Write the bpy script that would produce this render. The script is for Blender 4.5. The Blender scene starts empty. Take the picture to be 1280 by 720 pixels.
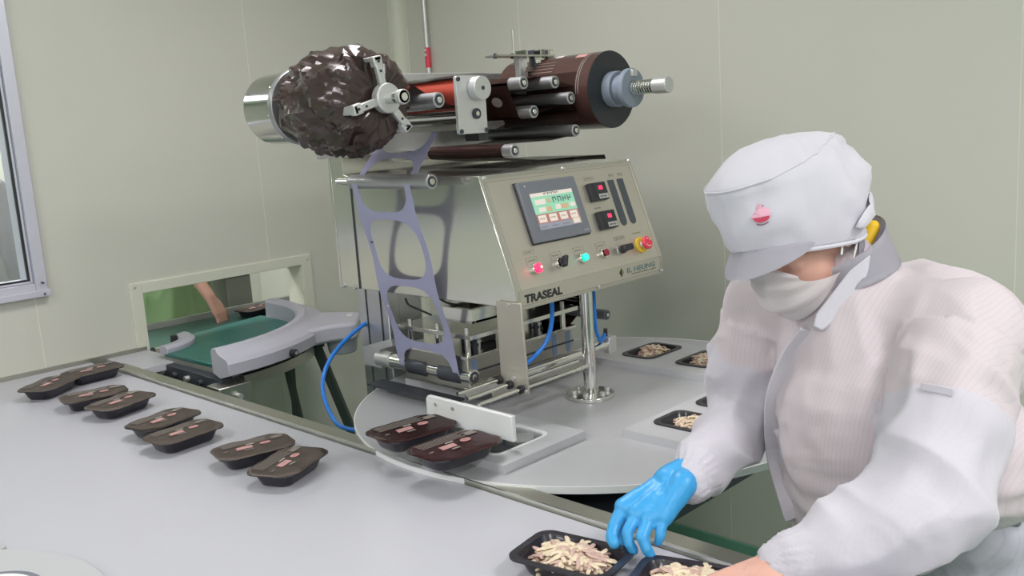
import bpy, bmesh, math, random
import numpy as np
from mathutils import Vector, Matrix, noise, Euler
random.seed(7)
PI = math.pi
SC = bpy.context.scene
COL = SC.collection
V = Vector

# ------------------------------------------------------------------ camera
CR = Matrix(((0.6947594484017984, 0.16948405626001783, -0.6989881712375967),
             (-0.7164214375985972, 0.07708690281035191, -0.6933959425640351),
             (-0.06363672371821276, 0.9825134930822876, 0.17497886531136667)))
CAM = V((0, 0, 1.6))
cd = bpy.data.cameras.new('camera')
cam = bpy.data.objects.new('camera', cd)
COL.objects.link(cam)
cam.matrix_world = Matrix.Translation(CAM) @ CR.to_4x4()
cd.sensor_width = 36
cd.lens = 1175.28 / 1280 * 36
cd.clip_start = .02
SC.camera = cam
FPX = 1175.28
# ------------------------------------------------------------------ world / exposure
w = bpy.data.worlds.new('world'); SC.world = w; w.use_nodes = True
w.node_tree.nodes['Background'].inputs[0].default_value = (.8, .85, .9, 1)
w.node_tree.nodes['Background'].inputs[1].default_value = .3
SC.view_settings.view_transform = 'Standard'
SC.view_settings.look = 'None'
SC.view_settings.gamma = 1
SC.view_settings.use_curve_mapping = False
SC.view_settings.exposure = 0.0
LAMP_W = 17.0
ROOM1_LAMPS = [(-3.2, -3.0, 2.2), (-3.2, -.6, 2.2), (-3.2, 1.8, 1.8), (-.9, -3.0, 2.0), (-.9, -.6, 1.9), (-.9, 1.8, 1.25), (1.4, -3.0, 2.2), (1.4, -.6, 1.75), (1.5, 2.0, 1.0)]
ROOM2_LAMPS = [(0.2, 4.6, 3.0), (2.0, 5.0, 3.0)]


def at(px, py, D):
    """real point D metres along the camera axis"""
    return CAM + CR @ V(((px - 640) * D / FPX, (360 - py) * D / FPX, -D))


IMR = V(CR.col[0]); IMU = V(CR.col[1]); TOC = V(CR.col[2])

# ------------------------------------------------------------------ materials
MATS = {}


def mat(name, col, rough=.5, metal=0.0, noise_amt=0.0, noise_scale=20, bump=0.0, bump_scale=60, stretch=None,
        alpha=1.0, trans=0.0, emit=None, emit_s=1.0, coat=0.0, sheen=0.0, rough_var=0.0, sss=0.0, ior=1.45):
    if name in MATS: return MATS[name]
    m = bpy.data.materials.new(name); m.use_nodes = True
    nt = m.node_tree; N = nt.nodes; L = nt.links
    b = N['Principled BSDF']
    b.inputs['Base Color'].default_value = (*col, 1)
    b.inputs['Roughness'].default_value = rough
    b.inputs['Metallic'].default_value = metal
    b.inputs['Alpha'].default_value = alpha
    b.inputs['IOR'].default_value = ior
    b.inputs['Transmission Weight'].default_value = trans
    b.inputs['Coat Weight'].default_value = coat
    b.inputs['Sheen Weight'].default_value = sheen
    if sss:
        b.inputs['Subsurface Weight'].default_value = sss
        b.inputs['Subsurface Radius'].default_value = (.01, .004, .002)
    if emit:
        b.inputs['Emission Color'].default_value = (*emit, 1)
        b.inputs['Emission Strength'].default_value = emit_s
    tc = N.new('ShaderNodeTexCoord'); mp = N.new('ShaderNodeMapping')
    L.new(tc.outputs['Object'], mp.inputs[0])
    if stretch: mp.inputs['Scale'].default_value = stretch
    if noise_amt or rough_var:
        n = N.new('ShaderNodeTexNoise'); n.inputs['Scale'].default_value = noise_scale
        n.inputs['Detail'].default_value = 5
        L.new(mp.outputs[0], n.inputs['Vector'])
        if noise_amt:
            r = N.new('ShaderNodeMixRGB'); r.blend_type = 'MIX'
            L.new(n.outputs[0], r.inputs[0])
            r.inputs[1].default_value = (*[max(0, c * (1 - noise_amt)) for c in col], 1)
            r.inputs[2].default_value = (*[min(1, c * (1 + noise_amt)) for c in col], 1)
            L.new(r.outputs[0], b.inputs['Base Color'])
        if rough_var:
            mr = N.new('ShaderNodeMapRange')
            mr.inputs[3].default_value = max(0.02, rough - rough_var); mr.inputs[4].default_value = rough + rough_var
            L.new(n.outputs[0], mr.inputs[0]); L.new(mr.outputs[0], b.inputs['Roughness'])
    if bump:
        n2 = N.new('ShaderNodeTexNoise'); n2.inputs['Scale'].default_value = bump_scale; n2.inputs['Detail'].default_value = 4
        L.new(mp.outputs[0], n2.inputs['Vector'])
        bp = N.new('ShaderNodeBump'); bp.inputs['Strength'].default_value = bump; bp.inputs['Distance'].default_value = .01
        L.new(n2.outputs[0], bp.inputs['Height']); L.new(bp.outputs[0], b.inputs['Normal'])
    MATS[name] = m
    return m


wall_m = mat('wall_paint', (.57, .57, .505), .42, noise_amt=.03, noise_scale=3, bump=.02, bump_scale=200)
seal_m = mat('sealant', (.68, .68, .57), .5)
trimw_m = mat('cream_trim', (.62, .63, .53), .4, noise_amt=.02)
floor_m = mat('green_epoxy', (.15, .34, .25), .35, noise_amt=.12, noise_scale=6, bump=.03, bump_scale=80)
ceil_m = mat('ceiling_paint', (.80, .80, .77), .7, noise_amt=.01)
alu_m = mat('aluminium', (.66, .66, .70), .35, 1, noise_amt=.03, noise_scale=30, rough_var=.05)
frame_m = mat('window_aluminium', (.60, .60, .68), .4, .3, noise_amt=.03)
steel_m = mat('brushed_steel', (.56, .545, .50), .34, 1, noise_amt=.05, noise_scale=14, stretch=(1, 1, 12), rough_var=.08, bump=.02, bump_scale=90)
panel_m = mat('panel_steel', (.60, .56, .50), .42, .85, noise_amt=.07, noise_scale=9, rough_var=.08)
side_m = mat('housing_steel', (.72, .71, .66), .17, .92, noise_amt=.03, noise_scale=3)
chrome_m = mat('chrome', (.72, .71, .68), .14, 1, noise_amt=.02)
rail_m = mat('rail_steel', (.44, .44, .38), .38, .9, noise_amt=.08, noise_scale=12, stretch=(1, .15, 1))
deck_m = mat('anodised_deck', (.55, .55, .575), .42, .2, noise_amt=.03, noise_scale=8, rough_var=.06)
plate_m = mat('anodised_plate', (.59, .59, .62), .42, .15, noise_amt=.03, noise_scale=10)
rim_m = mat('machined_rim', (.88, .88, .89), .35, .1, noise_amt=.03)
roller_m = mat('roller_aluminium', (.42, .42, .43), .42, .8, noise_amt=.04, noise_scale=40)
castalu_m = mat('cast_aluminium', (.62, .62, .62), .42, .7, noise_amt=.05, noise_scale=50)
belt_w_m = mat('white_table_top', (.50, .50, .545), .30, noise_amt=.015, noise_scale=4)
dark_m = mat('dark_frame', (.055, .06, .075), .5, .3, noise_amt=.1)
black_m = mat('black_plastic', (.025, .025, .03), .4, noise_amt=.1)
slot_m = mat('slot_black', (.03, .035, .04), .55, noise_amt=.2)
grayp_m = mat('grey_plastic', (.18, .19, .22), .45, noise_amt=.04)
hub_m = mat('blue_grey_hub', (.22, .26, .32), .45, noise_amt=.08, noise_scale=30)
guard_m = mat('grey_guard', (.42, .42, .48), .42, noise_amt=.03, noise_scale=15, bump=.02)
green_m = mat('green_belt', (.018, .135, .115), .32, noise_amt=.08, noise_scale=12, rough_var=.08)
brownf_m = mat('brown_film', (.075, .038, .033), .2, noise_amt=.1, noise_scale=8, coat=.3)
crinkle_m = mat('crinkled_film', (.045, .028, .025), .20, noise_amt=.3, noise_scale=7, coat=.15, bump=.15, bump_scale=16)
rollend_m = mat('film_roll_end', (.025, .028, .034), .45, noise_amt=.15, noise_scale=80)
lav_m = mat('lavender_film', (.38, .38, .56), .3, noise_amt=.05, noise_scale=12, alpha=.86)
red_m = mat('red_rubber', (.50, .07, .04), .5, noise_amt=.06, noise_scale=20)
lid_m = mat('lid_film', (.165, .128, .110), .38, noise_amt=.1, noise_scale=25, coat=.15, bump=.12, bump_scale=35)
lidm_m = mat('lid_film_maroon', (.085, .03, .032), .25, noise_amt=.12, noise_scale=25, coat=.2, bump=.1, bump_scale=35)
tray_m = mat('black_tray', (.022, .02, .028), .28, noise_amt=.2, noise_scale=40, coat=.15, bump=.1, bump_scale=60)
pink_m = mat('print_pink', (.55, .30, .29), .45)
pinkd_m = mat('print_rose', (.50, .18, .17), .45)
greyprint_m = mat('print_grey', (.24, .21, .19), .5)
whitep_m = mat('print_white', (.65, .62, .6), .5)
ink_m = mat('print_black', (.03, .03, .03), .6)
engr_m = mat('print_engraved', (.20, .18, .16), .6)
greentxt_m = mat('print_teal', (.16, .22, .22), .6)
olive_m = mat('print_olive', (.20, .22, .06), .6)
pom_m = mat('white_acetal', (.85, .85, .86), .45, noise_amt=.02)
blue_m = mat('blue_hose', (.02, .20, .70), .3, noise_amt=.05)
bluegrey_m = mat('blue_grey_metal', (.18, .25, .38), .4, .3)
glove_m = mat('blue_nitrile', (.05, .345, .70), .36, noise_amt=.07, noise_scale=30, bump=.12, bump_scale=90, sss=.05)
skin_m = mat('skin', (.60, .34, .27), .5, noise_amt=.08, noise_scale=30, bump=.05, bump_scale=200, sss=.12)
cap_m = mat('white_cap_cloth', (.565, .55, .61), .8, noise_amt=.015, noise_scale=10, bump=.15, bump_scale=14, sheen=.2)
mask_m = mat('white_mask_cloth', (.84, .81, .82), .85, noise_amt=.02, bump=.1, bump_scale=40, sheen=.2)
yellow_m = mat('yellow_cloth', (.85, .55, .03), .7, noise_amt=.08)
hair_m = mat('black_hair', (.02, .016, .014), .5, noise_amt=.3)
greenc_m = mat('green_apron_cloth', (.26, .40, .20), .7, noise_amt=.06, bump=.1, bump_scale=20)
boot_m = mat('white_boot', (.7, .7, .7), .4)
paleb_m = mat('pale_food', (.72, .60, .44), .55, noise_amt=.12, noise_scale=60, sss=.1)
pinkf_m = mat('pinkish_food', (.55, .38, .32), .5, noise_amt=.15, noise_scale=60, sss=.1)
led_m = mat('lamp_diffuser', (.9, .9, .9), .5, emit=(1, .98, .95), emit_s=2.5)
equip_m = mat('equipment_grey', (.26, .27, .24), .5, .3, noise_amt=.05)
ltext_m = mat('screen_paper', (.75, .68, .62), .5, emit=(.8, .7, .64), emit_s=.25)
sgreen_m = mat('screen_green', (.3, .62, .45), .4, emit=(.28, .62, .42), emit_s=.3)
sred_m = mat('screen_rose', (.45, .20, .18), .4, emit=(.45, .2, .18), emit_s=.2)
sgrey_m = mat('screen_slate', (.30, .31, .38), .4, emit=(.3, .31, .38), emit_s=.2)
sor_m = mat('screen_orange', (.6, .42, .25), .4, emit=(.7, .45, .25), emit_s=.2)
ledr_m = mat('red_led', (.7, .02, .05), .3, emit=(1, .03, .1), emit_s=2.2)
ledw_m = mat('hot_led', (1, .5, .3), .3, emit=(1, .35, .2), emit_s=4)
ledg_m = mat('green_led', (.05, .8, .6), .3, emit=(.02, .85, .55), emit_s=1.0)
redcap_m = mat('dark_red_button', (.30, .02, .04), .35)
estop_m = mat('red_mushroom', (.75, .05, .09), .3)
yring_m = mat('yellow_ring', (.75, .52, .05), .4)
glass_m = mat('window_glass', (.9, .95, .93), .03, trans=1.0, ior=1.05)
logo_m = mat('emblem_red', (.50, .05, .10), .7)
logop_m = mat('emblem_pink', (.70, .38, .48), .7)
logod_m = mat('emblem_plum', (.16, .05, .11), .7)


def striped(name, base, line, scale, axis, bump=.25, sss=0.0):
    m = bpy.data.materials.new(name); m.use_nodes = True
    nt = m.node_tree; N = nt.nodes; L = nt.links; b = N['Principled BSDF']
    b.inputs['Roughness'].default_value = .75
    b.inputs['Sheen Weight'].default_value = .2
    tc = N.new('ShaderNodeTexCoord')
    sp = N.new('ShaderNodeVectorMath'); sp.operation = 'DOT_PRODUCT'
    sp.inputs[1].default_value = axis
    L.new(tc.outputs['Object'], sp.inputs[0])
    mu = N.new('ShaderNodeMath'); mu.operation = 'MULTIPLY'; mu.inputs[1].default_value = scale
    L.new(sp.outputs['Value'], mu.inputs[0])
    fr = N.new('ShaderNodeMath'); fr.operation = 'FRACT'; L.new(mu.outputs[0], fr.inputs[0])
    ra = N.new('ShaderNodeValToRGB')
    ra.color_ramp.elements[0].position = .0; ra.color_ramp.elements[0].color = (*line, 1)
    ra.color_ramp.elements[1].position = .22; ra.color_ramp.elements[1].color = (*base, 1)
    L.new(fr.outputs[0], ra.inputs[0])
    n = N.new('ShaderNodeTexNoise'); n.inputs['Scale'].default_value = 3
    L.new(tc.outputs['Object'], n.inputs['Vector'])
    mx = N.new('ShaderNodeMixRGB'); mx.blend_type = 'MULTIPLY'; mx.inputs[0].default_value = .12
    L.new(ra.outputs[0], mx.inputs[1]); L.new(n.outputs[0], mx.inputs[2])
    L.new(mx.outputs[0], b.inputs['Base Color'])
    n2 = N.new('ShaderNodeTexNoise'); n2.inputs['Scale'].default_value = 16; n2.inputs['Detail'].default_value = 3
    L.new(tc.outputs['Object'], n2.inputs['Vector'])
    bp = N.new('ShaderNodeBump'); bp.inputs['Strength'].default_value = bump; bp.inputs['Distance'].default_value = .01
    L.new(n2.outputs[0], bp.inputs['Height']); L.new(bp.outputs[0], b.inputs['Normal'])
    return m


coat_m = striped('striped_coat_cloth', (.60, .53, .56), (.53, .465, .495), 150, (.25, 1.0, .12))
sleeve_m = striped('white_sleeve_cloth', (.575, .55, .61), (.552, .527, .587), 190, (.6, .8, -.25), .3)
trous_m = striped('white_trouser_cloth', (.55, .54, .62), (.48, .47, .55), 120, (1, .3, 0), .3)


# ------------------------------------------------------------------ mesh helpers
class MB:
    def __init__(s): s.bm = bmesh.new(); s.mi = 0

    def _fin(s, vs, fs=None):
        for f in (fs if fs is not None else {f for v in vs for f in v.link_faces}): f.material_index = s.mi

    def box(s, a, b, rot=None, piv=None):
        a = V(a); b = V(b); c = (a + b) / 2; d = b - a
        r = bmesh.ops.create_cube(s.bm, size=1)
        M = Matrix.Translation(c) @ (rot.to_4x4() if rot else Matrix()) @ Matrix.Diagonal((*[abs(x) for x in d], 1))
        bmesh.ops.transform(s.bm, matrix=M, verts=r['verts']); s._fin(r['verts']); return s

    def obox(s, c, ax, ay, az):
        """oriented box: centre and three half vectors"""
        M = Matrix((V(ax) * 2, V(ay) * 2, V(az) * 2)).transposed().to_4x4()
        r = bmesh.ops.create_cube(s.bm, size=1)
        bmesh.ops.transform(s.bm, matrix=Matrix.Translation(V(c)) @ M, verts=r['verts']); s._fin(r['verts']); return s

    def cyl(s, p, q, r, r2=None, seg=24):
        p = V(p); q = V(q); d = q - p
        x = bmesh.ops.create_cone(s.bm, cap_ends=True, segments=seg, radius1=r, radius2=r if r2 is None else r2, depth=d.length)
        M = Matrix.Translation((p + q) / 2) @ d.to_track_quat('Z', 'Y').to_matrix().to_4x4()
        bmesh.ops.transform(s.bm, matrix=M, verts=x['verts']); s._fin(x['verts']); return s

    def ring(s, p, q, ro, ri, seg=32):
        p = V(p); q = V(q); d = (q - p).normalized()
        Q = d.to_track_quat('Z', 'Y').to_matrix()
        vs = []
        for c in (p, q):
            for r in (ro, ri):
                vs.append([s.bm.verts.new(c + Q @ V((r * math.cos(2 * PI * i / seg), r * math.sin(2 * PI * i / seg), 0))) for i in range(seg)])
        fs = []
        for A, B in ((0, 2), (2, 3), (3, 1), (1, 0)):
            for i in range(seg):
                j = (i + 1) % seg
                fs.append(s.bm.faces.new((vs[A][i], vs[A][j], vs[B][j], vs[B][i])))
        s._fin(None, fs); return s

    def prism(s, poly, h0, h1, fn=lambda x, y, z: V((x, y, z))):
        lo = [s.bm.verts.new(fn(x, y, h0)) for x, y in poly]; hi = [s.bm.verts.new(fn(x, y, h1)) for x, y in poly]
        n = len(poly); fs = [s.bm.faces.new(lo[::-1]), s.bm.faces.new(hi)]
        for i in range(n): fs.append(s.bm.faces.new((lo[i], lo[(i + 1) % n], hi[(i + 1) % n], hi[i])))
        s._fin(None, fs); return s

    def loft(s, rings, cap=True, closed=True):
        R = [[s.bm.verts.new(p) for p in r] for r in rings]; fs = []
        n = len(R[0])
        for a, b in zip(R, R[1:]):
            for i in range(n if closed else n - 1):
                fs.append(s.bm.faces.new((a[i], a[(i + 1) % n], b[(i + 1) % n], b[i])))
        if cap and closed: fs.append(s.bm.faces.new(R[0][::-1])); fs.append(s.bm.faces.new(R[-1]))
        s._fin(None, fs); return s

    def tube(s, pts, r, seg=10, cap=True, flat=1.0):
        pts = [V(p) for p in pts]
        rs = r if isinstance(r, (list, tuple)) else [r] * len(pts)
        rings = []; up = None
        for i, p in enumerate(pts):
            t = (pts[min(i + 1, len(pts) - 1)] - pts[max(i - 1, 0)]).normalized()
            if up is None: up = V((0, 0, 1)) if abs(t.z) < .9 else V((1, 0, 0))
            x = t.cross(up).normalized(); up = x.cross(t).normalized()
            rings.append([p + (x * math.cos(2 * PI * k / seg) + up * math.sin(2 * PI * k / seg) * flat) * rs[i] for k in range(seg)])
        return s.loft(rings, cap)

    def capsule(s, p, q, r, r2=None, seg=16, flat=None):
        """round cone; flat=(axis, factor) squashes along the axis"""
        p = V(p); q = V(q); r2 = r if r2 is None else r2
        t = (q - p); L = t.length; t = t.normalized() if L > 1e-6 else V((0, 0, 1))
        Q = t.to_track_quat('Z', 'Y').to_matrix(); rings = []
        prof = [(-r * math.cos(a), r * math.sin(a)) for a in [PI * k / 12 for k in range(1, 7)]] + \
               [(L + r2 * math.sin(a), r2 * math.cos(a)) for a in [PI * k / 12 for k in range(0, 6)]]
        for h, rr in prof:
            rings.append([p + Q @ V((rr * math.cos(2 * PI * k / seg), rr * math.sin(2 * PI * k / seg), h)) for k in range(seg)])
        if flat:
            ax = V(flat[0]).normalized(); c0 = (p + q) / 2
            out = []
            for rg in rings:
                o = []
                for x in rg:
                    # squash about the axis line
                    h = (x - p).dot(t); base = p + t * h
                    d = x - base; o.append(x - ax * d.dot(ax) * (1 - flat[1]))
                out.append(o)
            rings = out
        return s.loft(rings, True)

    def ellip(s, c, ax, ay, az, u=24, v=14):
        c = V(c); rings = []
        for j in range(1, v):
            th = PI * j / v
            rings.append([c + V(ax) * math.sin(th) * math.cos(2 * PI * k / u) + V(ay) * math.sin(th) * math.sin(2 * PI * k / u) + V(az) * math.cos(th) for k in range(u)])
        return s.loft(rings[::-1], True)

    def quad(s, *p):
        f = s.bm.faces.new([s.bm.verts.new(V(x)) for x in p]); f.material_index = s.mi; return s

    def build(s, name, mats, parent=None, bevel=0, smooth=True, sharp=35, seg=2, norm=True):
        if norm: bmesh.ops.recalc_face_normals(s.bm, faces=s.bm.faces[:])
        me = bpy.data.meshes.new(name); s.bm.to_mesh(me); s.bm.free()
        for m in (mats if isinstance(mats, (list, tuple)) else [mats]): me.materials.append(m)
        return link(name, me, parent, bevel, smooth, sharp, seg)


def link(name, me, parent=None, bevel=0, smooth=True, sharp=35, seg=2):
    if smooth:
        me.shade_smooth()
        me.set_sharp_from_angle(angle=math.radians(sharp))
    o = bpy.data.objects.new(name, me); COL.objects.link(o)
    if bevel:
        md = o.modifiers.new('bevel', 'BEVEL'); md.width = bevel; md.segments = seg; md.limit_method = 'ANGLE'; md.angle_limit = math.radians(40)
    if parent:
        o.parent = parent
        o.matrix_parent_inverse = abs_mat(parent).inverted()
    return o


def abs_mat(o):
    m = o.matrix_basis.copy()
    if o.parent: m = abs_mat(o.parent) @ o.matrix_parent_inverse @ m
    return m


def thing(name, label, cat, loc=(0, 0, 0), group=None):
    o = bpy.data.objects.new(name, None); o.empty_display_size = .05
    COL.objects.link(o); o.location = loc; o['label'] = label; o['category'] = cat
    if group: o['group'] = group
    return o


def tag(o, label, cat=None, group=None, kind=None):
    o['label'] = label
    if cat: o['category'] = cat
    if group: o['group'] = group
    if kind: o['kind'] = kind
    return o


def struct(o): o['kind'] = 'structure'; return o


def dup(root, loc, rotz=0, label=None, group=None, rot=None):
    def cp(o, par):
        c = o.copy(); COL.objects.link(c); c.parent = par
        for ch in o.children: cp(ch, c)
        return c
    r = cp(root, None); r.location = loc; r.rotation_euler = rot if rot else (0, 0, rotz)
    if label: r['label'] = label
    if group: r['group'] = group
    return r


def evaluated(o):
    bpy.context.view_layer.update()
    dg = bpy.context.evaluated_depsgraph_get()
    return bpy.data.meshes.new_from_object(o.evaluated_get(dg), depsgraph=dg)


def fuse(mb, voxel, smooth_it=6, disp=None, fac=.5):
    """one continuous surface out of overlapping closed pieces"""
    bmesh.ops.recalc_face_normals(mb.bm, faces=mb.bm.faces[:])
    me = bpy.data.meshes.new('tmp'); mb.bm.to_mesh(me); mb.bm.free()
    o = bpy.data.objects.new('tmp', me); COL.objects.link(o)
    r = o.modifiers.new('r', 'REMESH'); r.mode = 'VOXEL'; r.voxel_size = voxel
    sm = o.modifiers.new('s', 'SMOOTH'); sm.factor = fac; sm.iterations = smooth_it
    out = evaluated(o)
    bpy.data.objects.remove(o); bpy.data.meshes.remove(me)
    if disp:
        n = len(out.vertices); co = np.empty(n * 3); out.vertices.foreach_get('co', co); co = co.reshape(-1, 3)
        no = np.empty(n * 3); out.vertex_normals.foreach_get('vector', no); no = no.reshape(-1, 3)
        d = disp(co, no)
        co += no * d[:, None]
        out.vertices.foreach_set('co', co.ravel()); out.update()
    return out


def boolean_cut(o, cutter_mb):
    bmesh.ops.recalc_face_normals(cutter_mb.bm, faces=cutter_mb.bm.faces[:])
    me = bpy.data.meshes.new('cut'); cutter_mb.bm.to_mesh(me); cutter_mb.bm.free()
    c = bpy.data.objects.new('cut', me); COL.objects.link(c)
    md = o.modifiers.new('b', 'BOOLEAN'); md.object = c; md.operation = 'DIFFERENCE'; md.solver = 'EXACT'
    new = evaluated(o); o.modifiers.clear(); old = o.data; o.data = new
    bpy.data.objects.remove(c); bpy.data.meshes.remove(me)
    new.shade_smooth(); new.set_sharp_from_angle(angle=math.radians(30))


def text(s, name, loc, xdir, updir, size, m, parent, bold=0.0, align='LEFT', shear=0, sx=1.0):
    cu = bpy.data.curves.new('t', 'FONT'); cu.body = s; cu.size = size; cu.extrude = .0004; cu.offset = bold; cu.align_x = align; cu.shear = shear
    cu.space_character = 1.05
    t = bpy.data.objects.new('t', cu); COL.objects.link(t)
    me = evaluated(t); bpy.data.objects.remove(t)
    x = V(xdir).normalized(); u = V(updir).normalized(); n = x.cross(u)
    me.transform(Matrix.Translation(V(loc)) @ Matrix((x * sx, u, n)).transposed().to_4x4())
    me.materials.clear(); me.materials.append(m)
    return link(name, me, parent, smooth=False)


def rrect(cx, cy, w, h, r, seg=5, ch=False):
    pts = []
    for (sx, sy, a0) in ((1, 1, 0), (-1, 1, 90), (-1, -1, 180), (1, -1, 270)):
        ox = cx + sx * (w / 2 - r); oy = cy + sy * (h / 2 - r)
        for k in range(seg + 1):
            a = math.radians(a0 + 90 * k / seg); pts.append((ox + r * math.cos(a), oy + r * math.sin(a)))
    return pts


def nz(p, s, seed=0.0):
    return noise.noise(V((p[0] * s + seed, p[1] * s + seed * 1.7, p[2] * s - seed)))


# ------------------------------------------------------------------ the room
YW, XW, ZC = 3.385, 2.80, 2.7
struct(MB().box((-4.6, -4.6, -.1), (3.8, 7, 0)).build('floor', floor_m))
struct(MB().box((-4.6, -4.6, ZC), (3.8, 7, ZC + .1)).build('ceiling', ceil_m))


def panel_pieces(mb, x0, x1, z0, z1, holes, y0, y1):
    rects = [(x0, x1, z0, z1)]
    for hx0, hx1, hz0, hz1 in holes:
        out = []
        for a, b, c, d in rects:
            if hx0 >= b or hx1 <= a or hz0 >= d or hz1 <= c: out.append((a, b, c, d)); continue
            if a < hx0: out.append((a, hx0, c, d))
            if b > hx1: out.append((hx1, b, c, d))
            m0, m1 = max(a, hx0), min(b, hx1)
            if c < hz0: out.append((m0, m1, c, hz0))
            if d > hz1: out.append((m0, m1, hz1, d))
        rects = out
    for a, b, c, d in rects: mb.box((a, y0, c), (b, y1, d))
    return mb


WIN = (-.6, 1.108, 1.160, 2.3)
OPN = (1.472, 2.163, .78, 1.062)
wl = struct(panel_pieces(MB(), -4.6, 2.86, 0, ZC, (WIN, OPN), YW + .012, YW + .10).build('wall_left', wall_m))
xs = [-4.6, -4.36, -3.445, -2.53, -1.62, -.71, .195, 1.105, 2.018, 2.745]
for a, b in zip(xs, xs[1:]):
    g = .0012
    panel_pieces(MB(), a + g, b - g, 0, ZC, (WIN, OPN), YW, YW + .0115).build('wall_panel', wall_m, wl)
for x in xs[1:-1]:
    panel_pieces(MB(), x - .0018, x + .0018, 0, ZC, (WIN, OPN), YW - .0008, YW + .011).build('sealant_strip', seal_m, wl, smooth=False)
wr = struct(MB().box((XW + .012, -4.6, 0), (XW + .1, YW, ZC)).build('wall_right', wall_m))
ys = [-4.6, -3.8, -2.88, -1.95, -1.02, -.1, .812, 1.735, 2.645, 3.33]
for a, b in zip(ys, ys[1:]):
    MB().box((XW, a + .0012, 0), (XW + .0115, b - .0012, ZC)).build('wall_panel', wall_m, wr)
for y in ys[1:-1]:
    MB().box((XW - .0008, y - .0016, 0), (XW + .011, y + .0016, ZC)).build('sealant_strip', seal_m, wr, smooth=False)
# rounded corner moulding between the two walls
mb = MB(); R = .055
mb.prism([(XW - .002, YW - R)] + [(XW - R + .02 + R * math.cos(a) - .022, YW - R + R * math.sin(a) * 1.0) for a in [PI / 2 * k / 8 for k in range(1, 8)]][::1]
         + [(XW - R, YW - .002), (XW + .005, YW + .005)], 0, ZC)
struct(mb.build('trim_1', trimw_m))
for (x, y) in ((XW - .003, YW - R - .001), (XW - R - .001, YW - .003)):
    pass
struct(MB().box((XW - .004, YW - R - .003, 0), (XW, YW - R + .001, ZC)).build('trim_2', seal_m))
struct(MB().box((XW - R - .003, YW - .004, 0), (XW - R + .001, YW, ZC)).build('trim_3', seal_m))
struct(MB().box((-4.7, -4.6, 0), (-4.6, 7, ZC)).build('wall_back', wall_m))
struct(MB().box((-4.6, -4.7, 0), (2.9, -4.6, ZC)).build('wall_near', wall_m))
struct(MB().box((-4.6, 6.2, 0), (3.8, 6.3, ZC)).build('wall_far', wall_m))
struct(MB().box((3.6, YW + .1, 0), (3.7, 6.2, ZC)).build('wall_far_right', wall_m))
struct(MB().box((XW - .012, -4.6, 0), (XW - .0005, YW - .06, .05)).build('baseboard_right', floor_m, bevel=.004))
struct(MB().box((-4.6, YW - .012, 0), (XW - .06, YW - .0005, .05)).build('baseboard_left', floor_m, bevel=.004))
# window
wn = struct(panel_pieces(MB(), -.655, 1.147, 1.118, 2.35, ((-.6, 1.108, 1.160, 2.3),), YW - .018, YW + .02).build('window_1', frame_m, bevel=.003))
panel_pieces(MB(), -.6, 1.108, 1.160, 2.3, ((-.585, 1.099, 1.168, 2.29),), YW - .002, YW + .10).build('inner_frame', frame_m, wn, bevel=.003)
panel_pieces(MB(), -.585, 1.099, 1.168, 2.29, ((-.578, 1.092, 1.174, 2.283),), YW + .002, YW + .014).build('gasket', black_m, wn)
MB().box((-.582, YW + .006, 1.170), (1.096, YW + .010, 2.287)).build('window_pane', glass_m, wn)
MB().box((-.65, YW - .03, 1.112), (1.15, YW - .0, 1.135)).build('window_sill', frame_m, wn, bevel=.003)
for z in (1.122, 1.16): MB().cyl((1.128, YW - .034, z), (1.128, YW - .016, z), .0035).build('screw', dark_m, wn)
# pass-through frame
pt = struct(panel_pieces(MB(), 1.430, 2.206, .74, 1.100, (OPN,), YW - .012, YW + .001).build('window_2', trimw_m, bevel=.0015))
panel_pieces(MB(), OPN[0] - .002, OPN[1] + .002, .778, OPN[3] + .002, ((OPN[0] + .002, OPN[1] - .002, .782, OPN[3] - .002),), YW, YW + .112).build('reveal', trimw_m, pt)
panel_pieces(MB(), 1.427, 2.209, .737, 1.103, ((1.4305, 2.2055, .7405, 1.0995),), YW - .008, YW + .0005).build('sealant_strip', seal_m, pt)
for x, z in ((1.445, 1.086), (2.19, 1.08)): MB().cyl((x, YW - .015, z), (x, YW - .01, z), .003).build('screw', steel_m, pt)

# conduit on the right-hand wall with red label
t = thing('wall_conduit', 'thin grey vertical conduit pipe with a red label on the wall behind the machine', 'pipe', (XW - .02, 3.18, 1.0))
MB().cyl((XW - .02, 3.182, .3), (XW - .02, 3.182, ZC), .011).build('pipe', castalu_m, t)
MB().cyl((XW - .02, 3.182, 1.85), (XW - .02, 3.182, 1.935), .0125).build('red_label', estop_m, t)
for z in (1.905, 1.925): MB().box((XW - .034, 3.176, z - .006), (XW - .030, 3.188, z + .006)).build('label_mark', whitep_m, t)

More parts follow.
